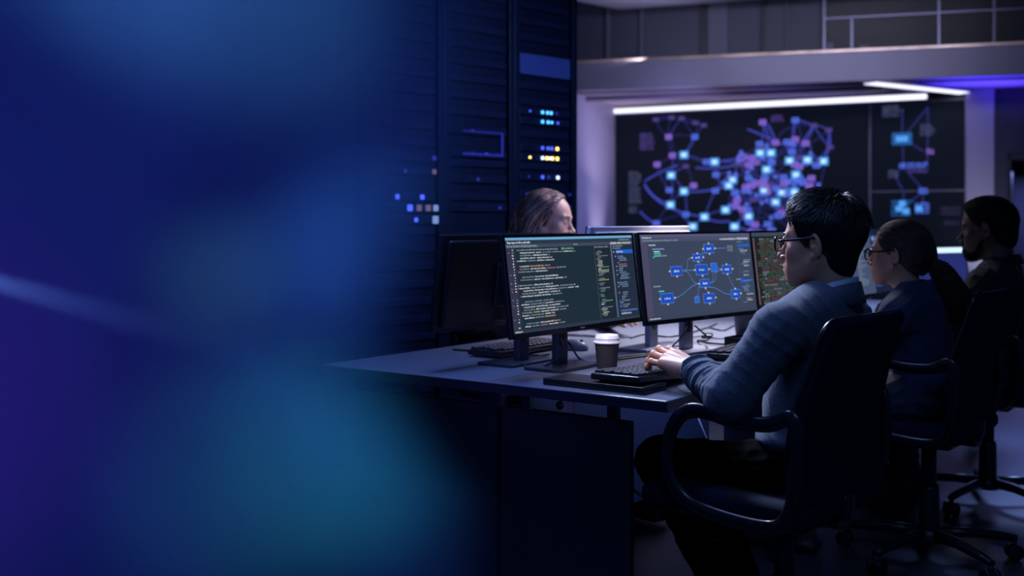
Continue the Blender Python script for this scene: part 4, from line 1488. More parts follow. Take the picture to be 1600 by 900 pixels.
def hair_short(kind):
    f = Field((-0.13, -0.16, -0.15), (0.13, 0.15, 0.19), 0.0022)
    if kind == 'full':
        f.ell((0, -0.006, 0.044), (0.082, 0.102, 0.091), 0)
        f.ell((0, 0.016, 0.094), (0.066, 0.070, 0.048), 0.03)
        f.ell((0, -0.040, 0.058), (0.080, 0.073, 0.078), 0.02)
        f.ell((0, -0.046, -0.036), (0.055, 0.036, 0.056), 0.03)
        f.plane((0, 0.030, 0.0), (0, 0.90, -0.42), 0.008)
        f.plane((0, -0.036, -0.050), (0, 0.62, -0.80), 0.006)
    else:
        f.ell((0, -0.009, 0.042), (0.0795, 0.102, 0.090), 0)
        f.ell((0, 0.012, 0.080), (0.066, 0.084, 0.052), 0.02)
        f.ell((0, -0.048, -0.030), (0.060, 0.048, 0.050), 0.03)
        f.plane((0, 0.026, 0.0), (0, 0.88, -0.46), 0.004)
        f.plane((0, -0.03, -0.042), (0, 0.55, -0.83), 0.006)
    for s in (-1, 1):
        f.ell((s * 0.09, -0.004, 0.002), (0.03, 0.021, 0.034), 0.006, 'sub')
    f0 = f
    V, Fc = f.verts_faces()
    crown = np.array([0.012, -0.052, 0.14])
    if kind == 'full':
        def flow(P, t):
            d = P - crown
            d = d / (np.linalg.norm(d, axis=1, keepdims=True) + 1e-6)
            d[:, 1] += 0.55 * (P[:, 1] > -0.03) * (P[:, 2] > 0.06)
            d[:, 2] -= 0.25
            d[:, 0] += 0.35 * np.sin(40 * P[:, 1] + 30 * P[:, 2])
            return d
        r1 = pick(V, 2600, lambda V: (V[:, 2] > 0.075))
        st = np.where(r1[:, 1] > 0.03, 0.0055, 0.0045)
        a = flow_strands(f0, r1, flow, 7, st, 0.0005, 0.0105, jit=0.22)
        r2 = pick(V, 3800, lambda V: (V[:, 2] <= 0.085) & (V[:, 2] > -0.10) & (V[:, 1] < 0.06))
        b = flow_strands(f0, r2, flow, 6, 0.0042, 0.0002, 0.0025, jit=0.05)
        r3 = pick(V, 500, lambda V: (V[:, 2] > 0.078) & (V[:, 1] > 0.055))
        c = flow_strands(f0, r3, lambda P, t: np.stack([0.2 * np.sin(90 * P[:, 0]), np.full(len(P), 0.9), np.full(len(P), 0.35 - 1.3 * t)], 1), 7, 0.0036, 0.0008, 0.007, jit=0.12)
        parts = [strands(a, 0.0009), strands(b, 0.0008), strands(c, 0.0009), strands(a[::7] + 0.0006, 0.0022, 0.0004, 4), strands(c[::5], 0.0020, 0.0004, 4)]
    else:
        r1 = pick(V, 5200, lambda V: V[:, 2] > -0.08)
        a = flow_strands(f0, r1, lambda P, t: P - crown + rng.normal(size=P.shape) * 0.08, 4, 0.0025, 0.0, 0.003, jit=0.3)
        parts = [strands(a, 0.0008)]
    return (V, Fc), join_vf(parts)


def hair_tied(tie):
    f = Field((-0.12, -0.17, -0.13), (0.12, 0.14, 0.18), 0.0022)
    f.ell((0, -0.010, 0.043), (0.0795, 0.105, 0.091), 0)
    f.ell((0, -0.050, 0.015), (0.072, 0.068, 0.072), 0.02)
    f.ell((0, -0.052, -0.03), (0.052, 0.045, 0.045), 0.03)
    f.cap((0, -0.085, 0.0), tie, 0.045, 0.018, 0.03)
    f.plane((0, 0.040, 0.02), (0, 0.86, -0.51), 0.006)
    f.plane((0, -0.030, -0.030), (0, 0.62, -0.80), 0.006)
    for s in (-1, 1):
        f.ell((s * 0.092, 0.0, -0.004), (0.03, 0.019, 0.026), 0.006, 'sub')
    V, Fc = f.verts_faces()
    T = np.array(tie)

    def flow(P, t):
        d = T - P
        d = d / (np.linalg.norm(d, axis=1, keepdims=True) + 1e-6)
        d[:, 2] += 0.25 * (P[:, 1] > 0.0)
        return d
    r = pick(V, 4200, lambda V: np.linalg.norm(V - T, axis=1) > 0.03)
    dist = np.linalg.norm(r - T, axis=1)
    a = flow_strands(f, r, flow, 10, np.minimum(dist * 0.1, 0.011), 0.0002, 0.0022, jit=0.025)
    b = flow_strands(f, r[:900], flow, 10, np.minimum(dist[:900] * 0.1, 0.011), -0.0004, 0.0012, jit=0.01)
    return (V, Fc), strands(a, 0.0007), strands(b[:350], 0.0022, 0.0012, 4), strands(b[350:], 0.0024, 0.0012, 4)


def ponytail(tie, pts, rad, n=1500, wav=0.008):
    C = np.array(smooth_path([Vector(p) for p in [tie] + pts], 8))
    m = len(C)
    t = np.linspace(0, 1, m)
    rr = np.interp(t, [0, 0.08, 0.3, 0.6, 0.9, 1], [0.35, 0.75, 1, 1, 0.7, 0.3]) * rad
    P = []
    for _ in range(n):
        a, q = rng.uniform(0, 2 * PI), math.sqrt(rng.uniform(0.02, 1))
        ph, fr, am = rng.uniform(0, 2 * PI), rng.uniform(2.2, 3.6), wav * rng.uniform(0.4, 1.3)
        end = rng.uniform(0.7, 1.0)
        tt = t * end
        c = np.stack([np.interp(tt, t, C[:, k]) for k in range(3)], 1)
        r_ = np.interp(tt, t, rr)
        o = np.stack([np.cos(a) * q * r_ + am * tt * np.sin(fr * 2 * PI * tt + ph) * 1.5, np.sin(a) * q * r_ + am * tt * np.cos(fr * 2 * PI * tt + ph) * 1.5, 0.3 * np.sin(a * 2) * q * r_], 1)
        P.append(c + o)
    f = Field(C.min(0) - rad * 1.6, C.max(0) + rad * 1.6, 0.004)
    for i in range(m - 1):
        f.cap(C[i], C[i + 1], rr[i] * 0.8, rr[i + 1] * 0.8, 0.006)
    folds(f, 0.006, 5, 3.0)
    return join_vf([f.verts_faces(), strands(np.array(P), 0.0009)])


def hair_long():
    f = Field((-0.16, -0.20, -0.34), (0.16, 0.14, 0.18), 0.003)
    f.ell((0, -0.010, 0.044), (0.086, 0.108, 0.093), 0)
    f.ell((0, -0.050, 0.010), (0.085, 0.075, 0.085), 0.02)
    f.plane((0, 0.018, 0.0), (0, 0.93, -0.37), 0.008)
    for s in (-1, 1):
        f.cap((s * 0.066, -0.005, 0.085), (s * 0.078, -0.045, 0.02), 0.018, 0.022, 0.02)
        f.cap((s * 0.078, -0.048, 0.02), (s * 0.092, -0.060, -0.14), 0.024, 0.036, 0.03)
        f.cap((s * 0.092, -0.060, -0.14), (s * 0.095, -0.055, -0.27), 0.036, 0.030, 0.03)
    f.cap((0, -0.085, 0.0), (0, -0.12, -0.16), 0.055, 0.055, 0.04)
    f.cap((0, -0.12, -0.16), (0, -0.125, -0.27), 0.055, 0.045, 0.04)
    for s in (-1, 1):
        f.ell((s * 0.10, 0.006, -0.004), (0.03, 0.020, 0.028), 0.006, 'sub')
    folds(f, 0.003, 8, 2.5)
    V, Fc = f.verts_faces()

    def flow(P, t):
        d = np.stack([np.sign(P[:, 0] + 1e-4) * np.clip((P[:, 2] - 0.02) * 8, 0.05, 1), -0.35 - 0.5 * (P[:, 2] > 0.03), np.full(len(P), -0.9)], 1)
        d[:, 0] += 0.2 * np.sin(30 * P[:, 2] + 20 * P[:, 0])
        return d
    r = pick(V, 4200, lambda V: V[:, 2] > -0.25)
    a = flow_strands(f, r, flow, 10, 0.013, 0.0003, 0.003, jit=0.03)
    b = flow_strands(f, r[:800], flow, 10, 0.015, -0.001, 0.003, jit=0.015)
    return (V, Fc), strands(a, 0.0009), strands(b[:400], 0.0036, 0.002, 4), strands(b[400:], 0.0034, 0.002, 4)


def glasses(parent, M, mfr, bold=1.0, round_=False):
    """frame and lenses in the head's coordinates, put in place by M"""
    fr = MB()
    for s in (-1, 1):
        pts = []
        for q in range(24):
            a = 2 * PI * q / 24
            ca, sa = math.cos(a), math.sin(a)
            rx, rz = 0.0255, 0.0195
            px = rx * math.copysign(abs(ca) ** 0.75, ca)
            pz = rz * math.copysign(abs(sa) ** 0.75, sa)
            pts.append(Vector((s * 0.0335 + px, 0.1115 - 0.11 * abs(s * 0.0335 + px) ** 1.35 * 1.6, 0.006 + pz)))
        fr.tube(pts, 0.0018 * bold, n=8, closed=True, up=(0, 1, 0))
        top = [p for p in pts[1:12]]
        fr.tube(top, 0.0026 * bold, n=8, up=(0, 1, 0))
    fr.tube([(-0.009, 0.110, 0.010), (0, 0.1135, 0.014), (0.009, 0.110, 0.010)], 0.0018 * bold, n=8, sub=4, up=(0, 1, 0))
    fr.bm.transform(M)
    g = fr.build('glasses', mfr, parent)
    for s in (-1, 1):
        tp = MB().tube([(s * 0.059, 0.0985, 0.014), (s * 0.0735, 0.085, 0.0155), (s * 0.0785, 0.03, 0.020), (s * 0.0815, -0.004, 0.0235), (s * 0.0800, -0.022, 0.010)], 0.0019 * bold, n=8, sub=5, flat=(0.0014 * bold, 0.0024 * bold))
        tp.bm.transform(M)
        tp.build('temple', mfr, g)
        ln = MB()
        c = Vector((s * 0.0335, 0.0, 0.006))
        ring = []
        for q in range(24):
            a = 2 * PI * q / 24
            ca, sa = math.cos(a), math.sin(a)
            px, pz = 0.0250 * math.copysign(abs(ca) ** 0.75, ca), 0.0190 * math.copysign(abs(sa) ** 0.75, sa)
            ring.append((c.x + px, 0.1115 - 0.11 * abs(c.x + px) ** 1.35 * 1.6, c.z + pz))
        ln.quad(ring)
        ln.bm.transform(M)
        ln.build('lens', mat('spectacle_lens', (200, 215, 240), rough=0.04, alpha=0.14, spec=0.8), g)
    return g


def collar_mesh(c, r0, r1, h, tilt, open_=0.0, thick=0.004, n=48):
    """a standing collar band round the neck: lower at the front"""
    V, Fc = [], []
    ring = [(0, 0.0), (0, 0.5), (0, 1.0), (1, 1.0), (1, 0.5), (1, 0.0)]
    for i in range(n + 1):
        a = -PI / 2 + open_ + (2 * PI - 2 * open_) * i / n            # starts at the front (-pi/2 turned to +y)
        ca, sa = math.cos(a), -math.sin(a)
        for lay, v in ring:
            r = r0 + (r1 - r0) * v + (thick if lay else 0)
            z = h * v * (1 - 0.25 * max(0, sa)) - tilt * sa
            V.append((c[0] + r * ca, c[1] + r * 1.06 * sa, c[2] + z))
    k = len(ring)
    for i in range(n):
        for q in range(k):
            a, b = i * k + q, i * k + (q + 1) % k
            Fc.append((a, b, b + k, a + k))
    return mesh_np('collar', V, Fc)


def eyes(parent, M, fem=0):
    w = mat('eye_white', (190, 186, 184), rough=0.2)
    ir = mat('iris_dark', (34, 24, 22), rough=0.15)
    for s in (-1, 1):
        e = MB().sphere((s * 0.031, 0.0795, 0.0085), 0.0118, n=20)
        e.sphere((s * 0.031, 0.0875, 0.0085), 0.0052, n=14, mi=1, scale=(1, 0.75, 1))
        e.bm.transform(M)
        e.build('eye', [w, ir], parent)


def brows(parent, M, m):
    for s in (-1, 1):
        b = MB().tube([(s * 0.013, 0.0975, 0.0285), (s * 0.026, 0.0965, 0.0335), (s * 0.038, 0.0895, 0.034), (s * 0.048, 0.0785, 0.030)], 0.003, sub=5, n=8, flat=(0.0032, 0.0022), up=(0, 1, 0))
        b.bm.transform(M)
        b.build('eyebrow', m, parent)


def shoe_vf(M, L=0.27):
    f = Field((-0.07, -0.10, -0.02), (0.07, 0.22, 0.13), 0.003)
    f.rbox((0, 0.06, 0.012), (0.045, 0.14, 0.012), 0.010, 0)
    f.ell((0, 0.12, 0.035), (0.044, 0.075, 0.036), 0.02)
    f.ell((0, -0.015, 0.045), (0.036, 0.055, 0.045), 0.03)
    f.cap((0, -0.02, 0.05), (0, -0.015, 0.095), 0.037, 0.036, 0.02)
    f.cap((0, 0.03, 0.075), (0, 0.11, 0.055), 0.022, 0.026, 0.02)
    f.plane((0, 0, 0.0), (0, 0, -1), 0.002)
    V, Fc = f.verts_faces()
    return xf(V, M), Fc


def person(label, loc, rotz, S):
    t = thing('person', label, 'person', loc, rotz)
    sc = S.get('scale', 1.0)
    J = {k: Vector(v) for k, v in S['joints'].items()}
    fem = S.get('fem', 0)
    Mh = Matrix.Translation(J['head']) @ Matrix.Rotation(S.get('yaw', 0), 4, 'Z') @ Matrix.Rotation(S.get('pitch', 0), 4, 'X') @ Matrix.Scale(sc * S.get('hs', 1.0), 4)
    hf = Field((-0.115, -0.125, -0.20), (0.115, 0.135, 0.14), S.get('hres', 0.002))
    head_shape(hf, 0, fem)
    V, Fc = hf.verts_faces()
    parts = [(xf(V, Mh), Fc)]
    # the body under the clothes
    lo = np.min([np.array(v) for v in J.values()], axis=0) - 0.16
    hi = np.max([np.array(v) for v in J.values()], axis=0) + 0.16
    nb = J['neck']

    def torso(f, g, k=0.05):
        w = S['w']
        f.ell(J['chest'], (0.150 * w + g, 0.088 + g, 0.150 + g), 0)
        f.ell(J['belly'], (0.138 * w + g, 0.095 + g, 0.160 + g), k)
        f.cap(J['shl'] * 0.82 + J['shr'] * 0.18, J['shr'] * 0.82 + J['shl'] * 0.18, 0.055 + g, 0.055 + g, k)
        for s in ('shl', 'shr'):
            f.cap(nb + (J[s] - nb) * 0.18 + Vector((0, 0, 0.000)), J[s], 0.050 + g, 0.046 + g, 0.04)

    def arms(f, g, cuff=None, wr=0.0):
        for s in ('l', 'r'):
            sh, el, wr_ = J['sh' + s], J['el' + s], J['wr' + s]
            f.cap(sh, el, 0.051 * S['aw'] + g, 0.041 * S['aw'] + g, 0.035)
            ax = (wr_ - el)

            def disp(tc, dx, dy, dz):
                if not wr:
                    return 0.0
                q = np.sin(52 * tc + 3.0 * np.sin(30 * (dx + dz)) + 14 * dy)
                q2 = np.sin(31 * tc + 1.0 + 40 * dz - 22 * dx)
                return wr * (np.maximum(q, -0.2) * 0.7 + q2 * 0.5) * (0.35 + 0.9 * tc)
            f.cap(el, el + ax * (0.95 if cuff else 1.0), 0.042 * S['aw'] + g, 0.030 * S['aw'] + g * 0.9, 0.03, disp=disp if wr else None)

    def legs(f, g, k=0.03):
        f.ell((J['hipl'] + J['hipr']) / 2 + Vector((0, -0.01, 0.02)), (0.150 + g, 0.115 + g, 0.090 + g), 0.0)
        for s in ('l', 'r'):
            f.cap(J['hip' + s], J['kn' + s], 0.076 + g, 0.053 + g, k + 0.02)
            f.cap(J['kn' + s], J['an' + s], 0.052 + g, 0.036 + g, k)

    bf = Field(lo, hi, 0.008)
    torso(bf, -0.022)
    arms(bf, -0.008)
    legs(bf, -0.010)
    for s in ('l', 'r'):
        a = J['an' + s]
        fd_ = Vector(S['foot' + s]).normalized()
        bf.cap(a, a + fd_ * 0.13 + Vector((0, 0, -0.045)), 0.030, 0.022, 0.02)
    bf.cap(nb, nb + Vector((0, 0, -0.08)), 0.036, 0.045, 0.02)
    parts.append(bf.verts_faces())
    for s, sd in (('l', -1), ('r', 1)):
        wv = J['wr' + s] - J['el' + s]
        hd = S.get('hand' + s, (wv.normalized(), (0, 0, 1), 1.0))
        Vh, Fh = hand_vf(sd, hd[2], h=S.get('handres', 0.0022))
        parts.append((xf(Vh * sc * S.get('handscale', 1.0), frame_m(J['wr' + s], hd[0], hd[1])), Fh))
    Vb, Fb = join_vf(parts)
    body = link('body', mesh_np('body', Vb, Fb), S['skin'], t)
    eyes(t, Mh)
    brows(t, Mh, S['hair_m'])
    # clothes
    tf = Field(lo, hi, S.get('cres', 0.0045))
    g = S.get('ease', 0.010)
    torso(tf, g)
    if S.get('hem'):
        c, r = S['hem']
        tf.ell(c, r, 0.03)
    arms(tf, g, cuff=True, wr=S.get('wr', 0.0))
    folds(tf, S.get('fold', 0.0035), S.get('seed', 3))
    for s in ('l', 'r'):
        el, w_ = J['el' + s], J['wr' + s]
        ax = (w_ - el)
        n_ = ax.normalized()
        c0 = w_ - n_ * 0.055
        tf.cap(c0, w_ - n_ * 0.012, 0.0385 * S['aw'], 0.0375 * S['aw'], 0.006)
        # clean end of the cuff
        sl, x, y, z = tf.win(np.array(w_) - 0.06, np.array(w_) + 0.06)
        e_ = w_ - n_ * 0.006
        d = (x - e_[0]) * n_[0] + (y - e_[1]) * n_[1] + (z - e_[2]) * n_[2]
        tf._join(sl, (-d).astype(np.float32), 0.003, 'sub')
    # neck hole
    tf.cap(nb + Vector((0, 0.0, 0.015)), nb + Vector((0, 0.01, 0.12)), 0.046, 0.056, 0.008, 'sub')
    link(S['top_name'], tf.mesh(S['top_name']), S['top_m'], t)
    lf = Field(lo, np.array(hi) * np.array([1, 1, 0]) + np.array([0, 0, J['hipl'].z + 0.2]), 0.006)
    legs(lf, 0.010)
    folds(lf, 0.004, 11)
    link('trousers', lf.mesh('trousers'), S['leg_m'], t)
    for s in ('l', 'r'):
        a = J['an' + s]
        fd_ = Vector(S['foot' + s]).normalized()
        pit = S.get('heel' + s, 0.0)
        M = frame_m(Vector((a.x, a.y, a.z - 0.085)), (fd_.x, fd_.y, -math.tan(pit)), (0, 0, 1))
        Vs, Fs = shoe_vf(M)
        link('shoe', mesh_np('shoe', Vs, Fs), S['shoe_m'], t)
    # hair
    got = list(S['hair']())
    got = [got[0], got[1]] + S.get('hair_more', []) + got[2:]
    V1, F1 = join_vf(got)
    n_plain = 2 + len(S.get('hair_more', []))
    mi = np.concatenate([np.full(len(g_[1]), max(0, q - n_plain + 1)) for q, g_ in enumerate(got)])
    link('hair', mesh_np('hair', xf(V1, Mh), F1, mi=mi), [S['hair_m']] + S.get('hair_tones', []), t)
    return t, Mh, J


HAIR_BLK = mat('hair_black', (24, 23, 28), rough=0.4, spec=0.5)
HAIR_BRN = mat('hair_brown', (66, 46, 42), rough=0.45, spec=0.4, vary=0.6, vscale=90, stretch=(1, 0.2, 0.5))
HAIR_LT = mat('hair_blond_light', (190, 158, 150), rough=0.4, spec=0.5)
HAIR_DK = mat('hair_blond_shade', (84, 64, 66), rough=0.45)
HAIR_B2 = mat('hair_brown_light', (98, 70, 62), rough=0.4, spec=0.5)
HAIR_B3 = mat('hair_brown_deep', (30, 22, 24), rough=0.45)
HAIR_BLD = mat('hair_dark_blond', (140, 114, 112), rough=0.5, spec=0.4, vary=0.55, vscale=70, stretch=(1, 1, 0.15))
SK1 = mat('skin_light', (192, 138, 114), rough=0.5, sss=0.25, bump=0.08, bscale=350)
SK2 = mat('skin_warm', (186, 138, 118), rough=0.5, sss=0.25, bump=0.08, bscale=350)
SK3 = mat('skin_dark', (88, 60, 52), rough=0.5, sss=0.15, bump=0.08, bscale=350)
SK4 = mat('skin_pale', (205, 165, 150), rough=0.5, sss=0.25)
KNIT = mat('sweater_knit_blue_grey', (62, 70, 88), rough=0.9, sheen=0.12, bump=0.9, bscale=260, vary=0.22, vscale=170, stretch=(1, 1, 0.6))
NAVY = mat('shirt_navy', (34, 46, 84), rough=0.8, sheen=0.08, bump=0.2, bscale=500)
CHAR = mat('shirt_charcoal', (18, 20, 28), rough=0.85, sheen=0.08, bump=0.2, bscale=500)
LILAC = mat('blouse_grey', (120, 120, 140), rough=0.8, bump=0.2, bscale=500)
TROU = mat('trousers_black', (6, 6, 9), rough=0.95, spec=0.02, bump=0.2, bscale=400)
TROU2 = mat('trousers_navy', (34, 40, 66), rough=0.85, bump=0.2, bscale=400)
SHOE = mat('shoe_dark', (40, 38, 46), rough=0.45)
SHOE2 = mat('shoe_brown', (64, 52, 52), rough=0.5)
GLF = mat('glasses_black', (12, 12, 16), rough=0.2)

# --- the nearest man, back three quarters, typing
J1_ = dict(head=(0.030, 0.004, 1.113), neck=(0.014, -0.014, 0.972), chest=(0.0, -0.004, 0.855), belly=(0.0, 0.032, 0.70), shl=(-0.215, 0.020, 0.910), shr=(0.190, 0.0, 0.910),
          ell=(-0.285, 0.118, 0.752), elr=(0.272, -0.01, 0.70), wrl=(-0.168, 0.273, 0.792), wrr=(0.235, 0.12, 0.655), hipl=(-0.095, 0.065, 0.530), hipr=(0.095, 0.065, 0.520),
          knl=(-0.070, 0.43, 0.520), knr=(0.15, 0.42, 0.470), anl=(-0.120, 0.16, 0.125), anr=(0.16, 0.26, 0.10))
p1, Mh1, Jm1 = person('man in a blue-grey sweater and glasses typing, seen from behind', Vector((0.794, 2.900, 0)), A_ROW, dict(
    joints=J1_, w=1.05, aw=1.08, skin=SK1, hair_m=HAIR_BLK, hair=lambda: hair_short('full'), top_name='sweater', top_m=KNIT, leg_m=TROU, shoe_m=SHOE, hres=0.0016, handres=0.0014, cres=0.0036, hs=1.0, yaw=0.03, fem=0.25,
    footl=(-0.1, 1, 0), footr=(0.1, 1, 0), heell=0.5, ease=0.012, fold=0.0022, wr=0.0050, handl=((0.36, 0.92, 0.16), (-0.25, -0.10, 1.0), 1.22), handscale=1.12, handr=((-0.25, 0.62, -0.70), (0.3, 0.6, 0.6), 0.6), hem=((0, 0.037, 0.625), (0.168, 0.122, 0.055)), seed=4))
glasses(p1, Mh1, GLF, 1.4)
c = link('collar', collar_mesh((0.016, -0.024, 0.952), 0.0760, 0.0640, 0.054, 0.020, 0.35, 0.0055), KNIT, p1)
c2 = link('shirt_collar', collar_mesh((0.016, -0.024, 0.962), 0.0700, 0.0595, 0.056, 0.020, 0.30, 0.0028), mat('shirt_pale', (150, 160, 186), rough=0.7), p1)
c2['label'] = 'pale shirt collar'

# --- woman with glasses and a ponytail
tie = (0.0, -0.120, -0.030)
J2_ = dict(head=(0.0, 0.075, 1.055), neck=(0.0, 0.018, 0.925), chest=(0.0, 0.0, 0.81), belly=(0.0, 0.0, 0.67), shl=(-0.165, 0.03, 0.865), shr=(0.165, 0.03, 0.865),
          ell=(-0.215, 0.16, 0.70), elr=(0.21, 0.18, 0.70), wrl=(-0.10, 0.375, 0.785), wrr=(0.10, 0.38, 0.785), hipl=(-0.09, 0.03, 0.565), hipr=(0.09, 0.03, 0.565),
          knl=(-0.13, 0.44, 0.545), knr=(0.12, 0.46, 0.545), anl=(-0.14, 0.40, 0.10), anr=(0.10, 0.50, 0.10))
p2, Mh2, Jm2 = person('woman in a navy shirt and glasses with her hair tied in a ponytail', Vector((1.425, 3.915, 0)), A_ROW, dict(
    joints=J2_, w=0.93, aw=0.88, fem=1, skin=SK2, hair_m=HAIR_BRN, hair_tones=[HAIR_B2, HAIR_B3], hair=lambda: hair_tied(tie), hair_more=[ponytail(tie, [(0.0, -0.150, -0.050), (0.005, -0.185, -0.105), (0.0, -0.205, -0.165), (0.01, -0.20, -0.235)], 0.042, wav=0.014)],
    top_name='shirt', top_m=NAVY, leg_m=TROU2, shoe_m=SHOE2, hs=0.97, yaw=-0.04, footl=(0, 1, 0), footr=(0, 1, 0), ease=0.010, fold=0.004, seed=9, hem=((0, 0.0, 0.62), (0.16, 0.13, 0.06)), handscale=0.92))
glasses(p2, Mh2, GLF, 1.7)
o = MB().lathe([(0.010, -0.008), (0.016, -0.006), (0.018, 0.0), (0.016, 0.006), (0.010, 0.008)], 20, M=Mh2 @ Matrix.Translation((0, -0.124, -0.034)) @ Matrix.Rotation(math.radians(60), 4, 'X')).build('hair_tie', M_blk, p2)
for s in (-1, 1):
    MB().sphere(Mh2 @ Vector((s * 0.0785, 0.001, -0.034)), 0.0042, n=12, scale=(0.8, 1, 1.4)).build('earring', mat('silver', (210, 215, 225), rough=0.15, metal=1.0), p2)
link('collar', collar_mesh((0, 0.012, 0.925), 0.072, 0.060, 0.036, 0.024, 0.45, 0.004), NAVY, p2)

# --- bearded man
HAIR_BUZZ = mat('hair_cropped_black', (11, 11, 13), rough=0.7, spec=0.2)
J3_ = dict(head=(0.0, 0.045, 1.138), neck=(0.0, 0.005, 0.985), chest=(0.0, -0.005, 0.865), belly=(0.0, 0.0, 0.70), shl=(-0.195, 0.02, 0.925), shr=(0.195, 0.02, 0.925),
          ell=(-0.245, 0.13, 0.71), elr=(0.24, 0.15, 0.71), wrl=(-0.12, 0.34, 0.785), wrr=(0.12, 0.36, 0.785), hipl=(-0.095, 0.03, 0.565), hipr=(0.095, 0.03, 0.565),
          knl=(-0.16, 0.45, 0.555), knr=(0.16, 0.45, 0.555), anl=(-0.15, 0.33, 0.150), anr=(0.16, 0.42, 0.10))
p3, Mh3, Jm3 = person('bearded man in a dark shirt with very short hair', Vector((1.985, 4.57, 0)), A_ROW, dict(
    joints=J3_, w=1.06, aw=1.08, skin=SK3, hair_m=HAIR_BUZZ, hair=lambda: hair_short('buzz'), top_name='shirt', top_m=CHAR, leg_m=TROU2, shoe_m=SHOE2, hs=1.06, pitch=-0.10, yaw=0.0, footl=(-0.1, 1, 0), footr=(0.1, 1, 0), heell=0.45, ease=0.012, fold=0.0025, seed=14, hem=((0, 0.0, 0.63), (0.17, 0.135, 0.06))))
bf = Field((-0.1, -0.06, -0.14), (0.1, 0.13, 0.03), 0.0022)
head_shape(bf, 0.0030, 0, only_jaw=True)
bf.plane((0, 0.045, -0.036), (0, 0.42, 0.91), 0.004)
bf.plane((0, 0.006, -0.02), (0, -0.97, 0.2), 0.004)
bf.ell((0, 0.108, -0.057), (0.021, 0.024, 0.0105), 0.003, 'sub')
bf.cap((-0.022, 0.092, -0.0425), (0.022, 0.092, -0.0425), 0.0085, 0.0085, 0.005)
Vb, Fb = bf.verts_faces()
rb = Vb[rng.integers(0, len(Vb), 2500)]
gb = bf.grad(rb)
pb = np.stack([rb + (gb * 0.0017 * q + np.array([0, 0, -0.0016 * q])) for q in range(3)], 1)
Vb, Fb = join_vf([(Vb, Fb), strands(pb, 0.0007)])
link('beard', mesh_np('beard', xf(Vb, Mh3), Fb), HAIR_BUZZ, p3)
link('collar', collar_mesh((0, 0.0, 0.985), 0.078, 0.066, 0.040, 0.024, 0.5, 0.0045), CHAR, p3)

# --- woman on the far side
J4_ = dict(head=(0.0, 0.05, 1.172), neck=(0.0, 0.01, 1.035), chest=(0.0, 0.0, 0.92), belly=(0.0, 0.0, 0.75), shl=(-0.165, 0.03, 0.965), shr=(0.165, 0.03, 0.965),
          ell=(-0.215, 0.15, 0.76), elr=(0.21, 0.15, 0.76), wrl=(-0.08, 0.385, 0.79), wrr=(0.06, 0.42, 0.79), hipl=(-0.09, 0.02, 0.575), hipr=(0.09, 0.02, 0.575),
          knl=(-0.11, 0.43, 0.56), knr=(0.11, 0.43, 0.56), anl=(-0.1, 0.42, 0.10), anr=(0.1, 0.42, 0.10))
p4, Mh4, Jm4 = person('woman with long dark blond hair facing sideways beyond the code screen', Vector((0.115, 4.78, 0)), ang((0.62, -0.78)), dict(
    joints=J4_, w=0.93, aw=0.88, fem=1, skin=SK4, hair_m=HAIR_BLD, hair_tones=[HAIR_LT, HAIR_DK], hair=hair_long, top_name='blouse', top_m=LILAC, leg_m=TROU2, shoe_m=SHOE, hs=1.04, yaw=0.62, pitch=-0.10, footl=(0, 1, 0), footr=(0, 1, 0), ease=0.010, hem=((0, 0.0, 0.66), (0.16, 0.13, 0.07)), handscale=0.92))
dup(ch1, Vector((0.05, 4.87, 0.0)), ang((0.62, -0.78)), 'dark office chair that the blond woman sits in, beyond the desks')
# ================================================================== HAZE, LIGHT, CAMERA
def spot(name, p, q, W, rgb, deg, blend=1.0, r=0.05):
    l = bpy.data.lights.new(name, 'SPOT')
    l.energy = W
    l.color = rgb
    l.spot_size = math.radians(deg)
    l.spot_blend = blend
    l.shadow_soft_size = r
    o = bpy.data.objects.new(name, l)
    COL.objects.link(o)
    o.location = p
    o.rotation_euler = (Vector(q) - Vector(p)).to_track_quat('-Z', 'Y').to_euler()
    return o


def area(name, p, q, W, rgb, sx, sy, rz=0.0, spread=180):
    l = bpy.data.lights.new(name, 'AREA')
    l.energy = W
    l.color = rgb
    l.shape = 'RECTANGLE'
    l.size, l.size_y = sx, sy
    l.spread = math.radians(spread)
    o = bpy.data.objects.new(name, l)
    COL.objects.link(o)
    o.location = p
    d = (Vector(q) - Vector(p)).normalized()
    if abs(d.z) > 0.98:
        o.rotation_euler = (0 if d.z < 0 else PI, 0, rz)
    else:
        o.rotation_euler = d.to_track_quat('-Z', 'Y').to_euler()
    return o


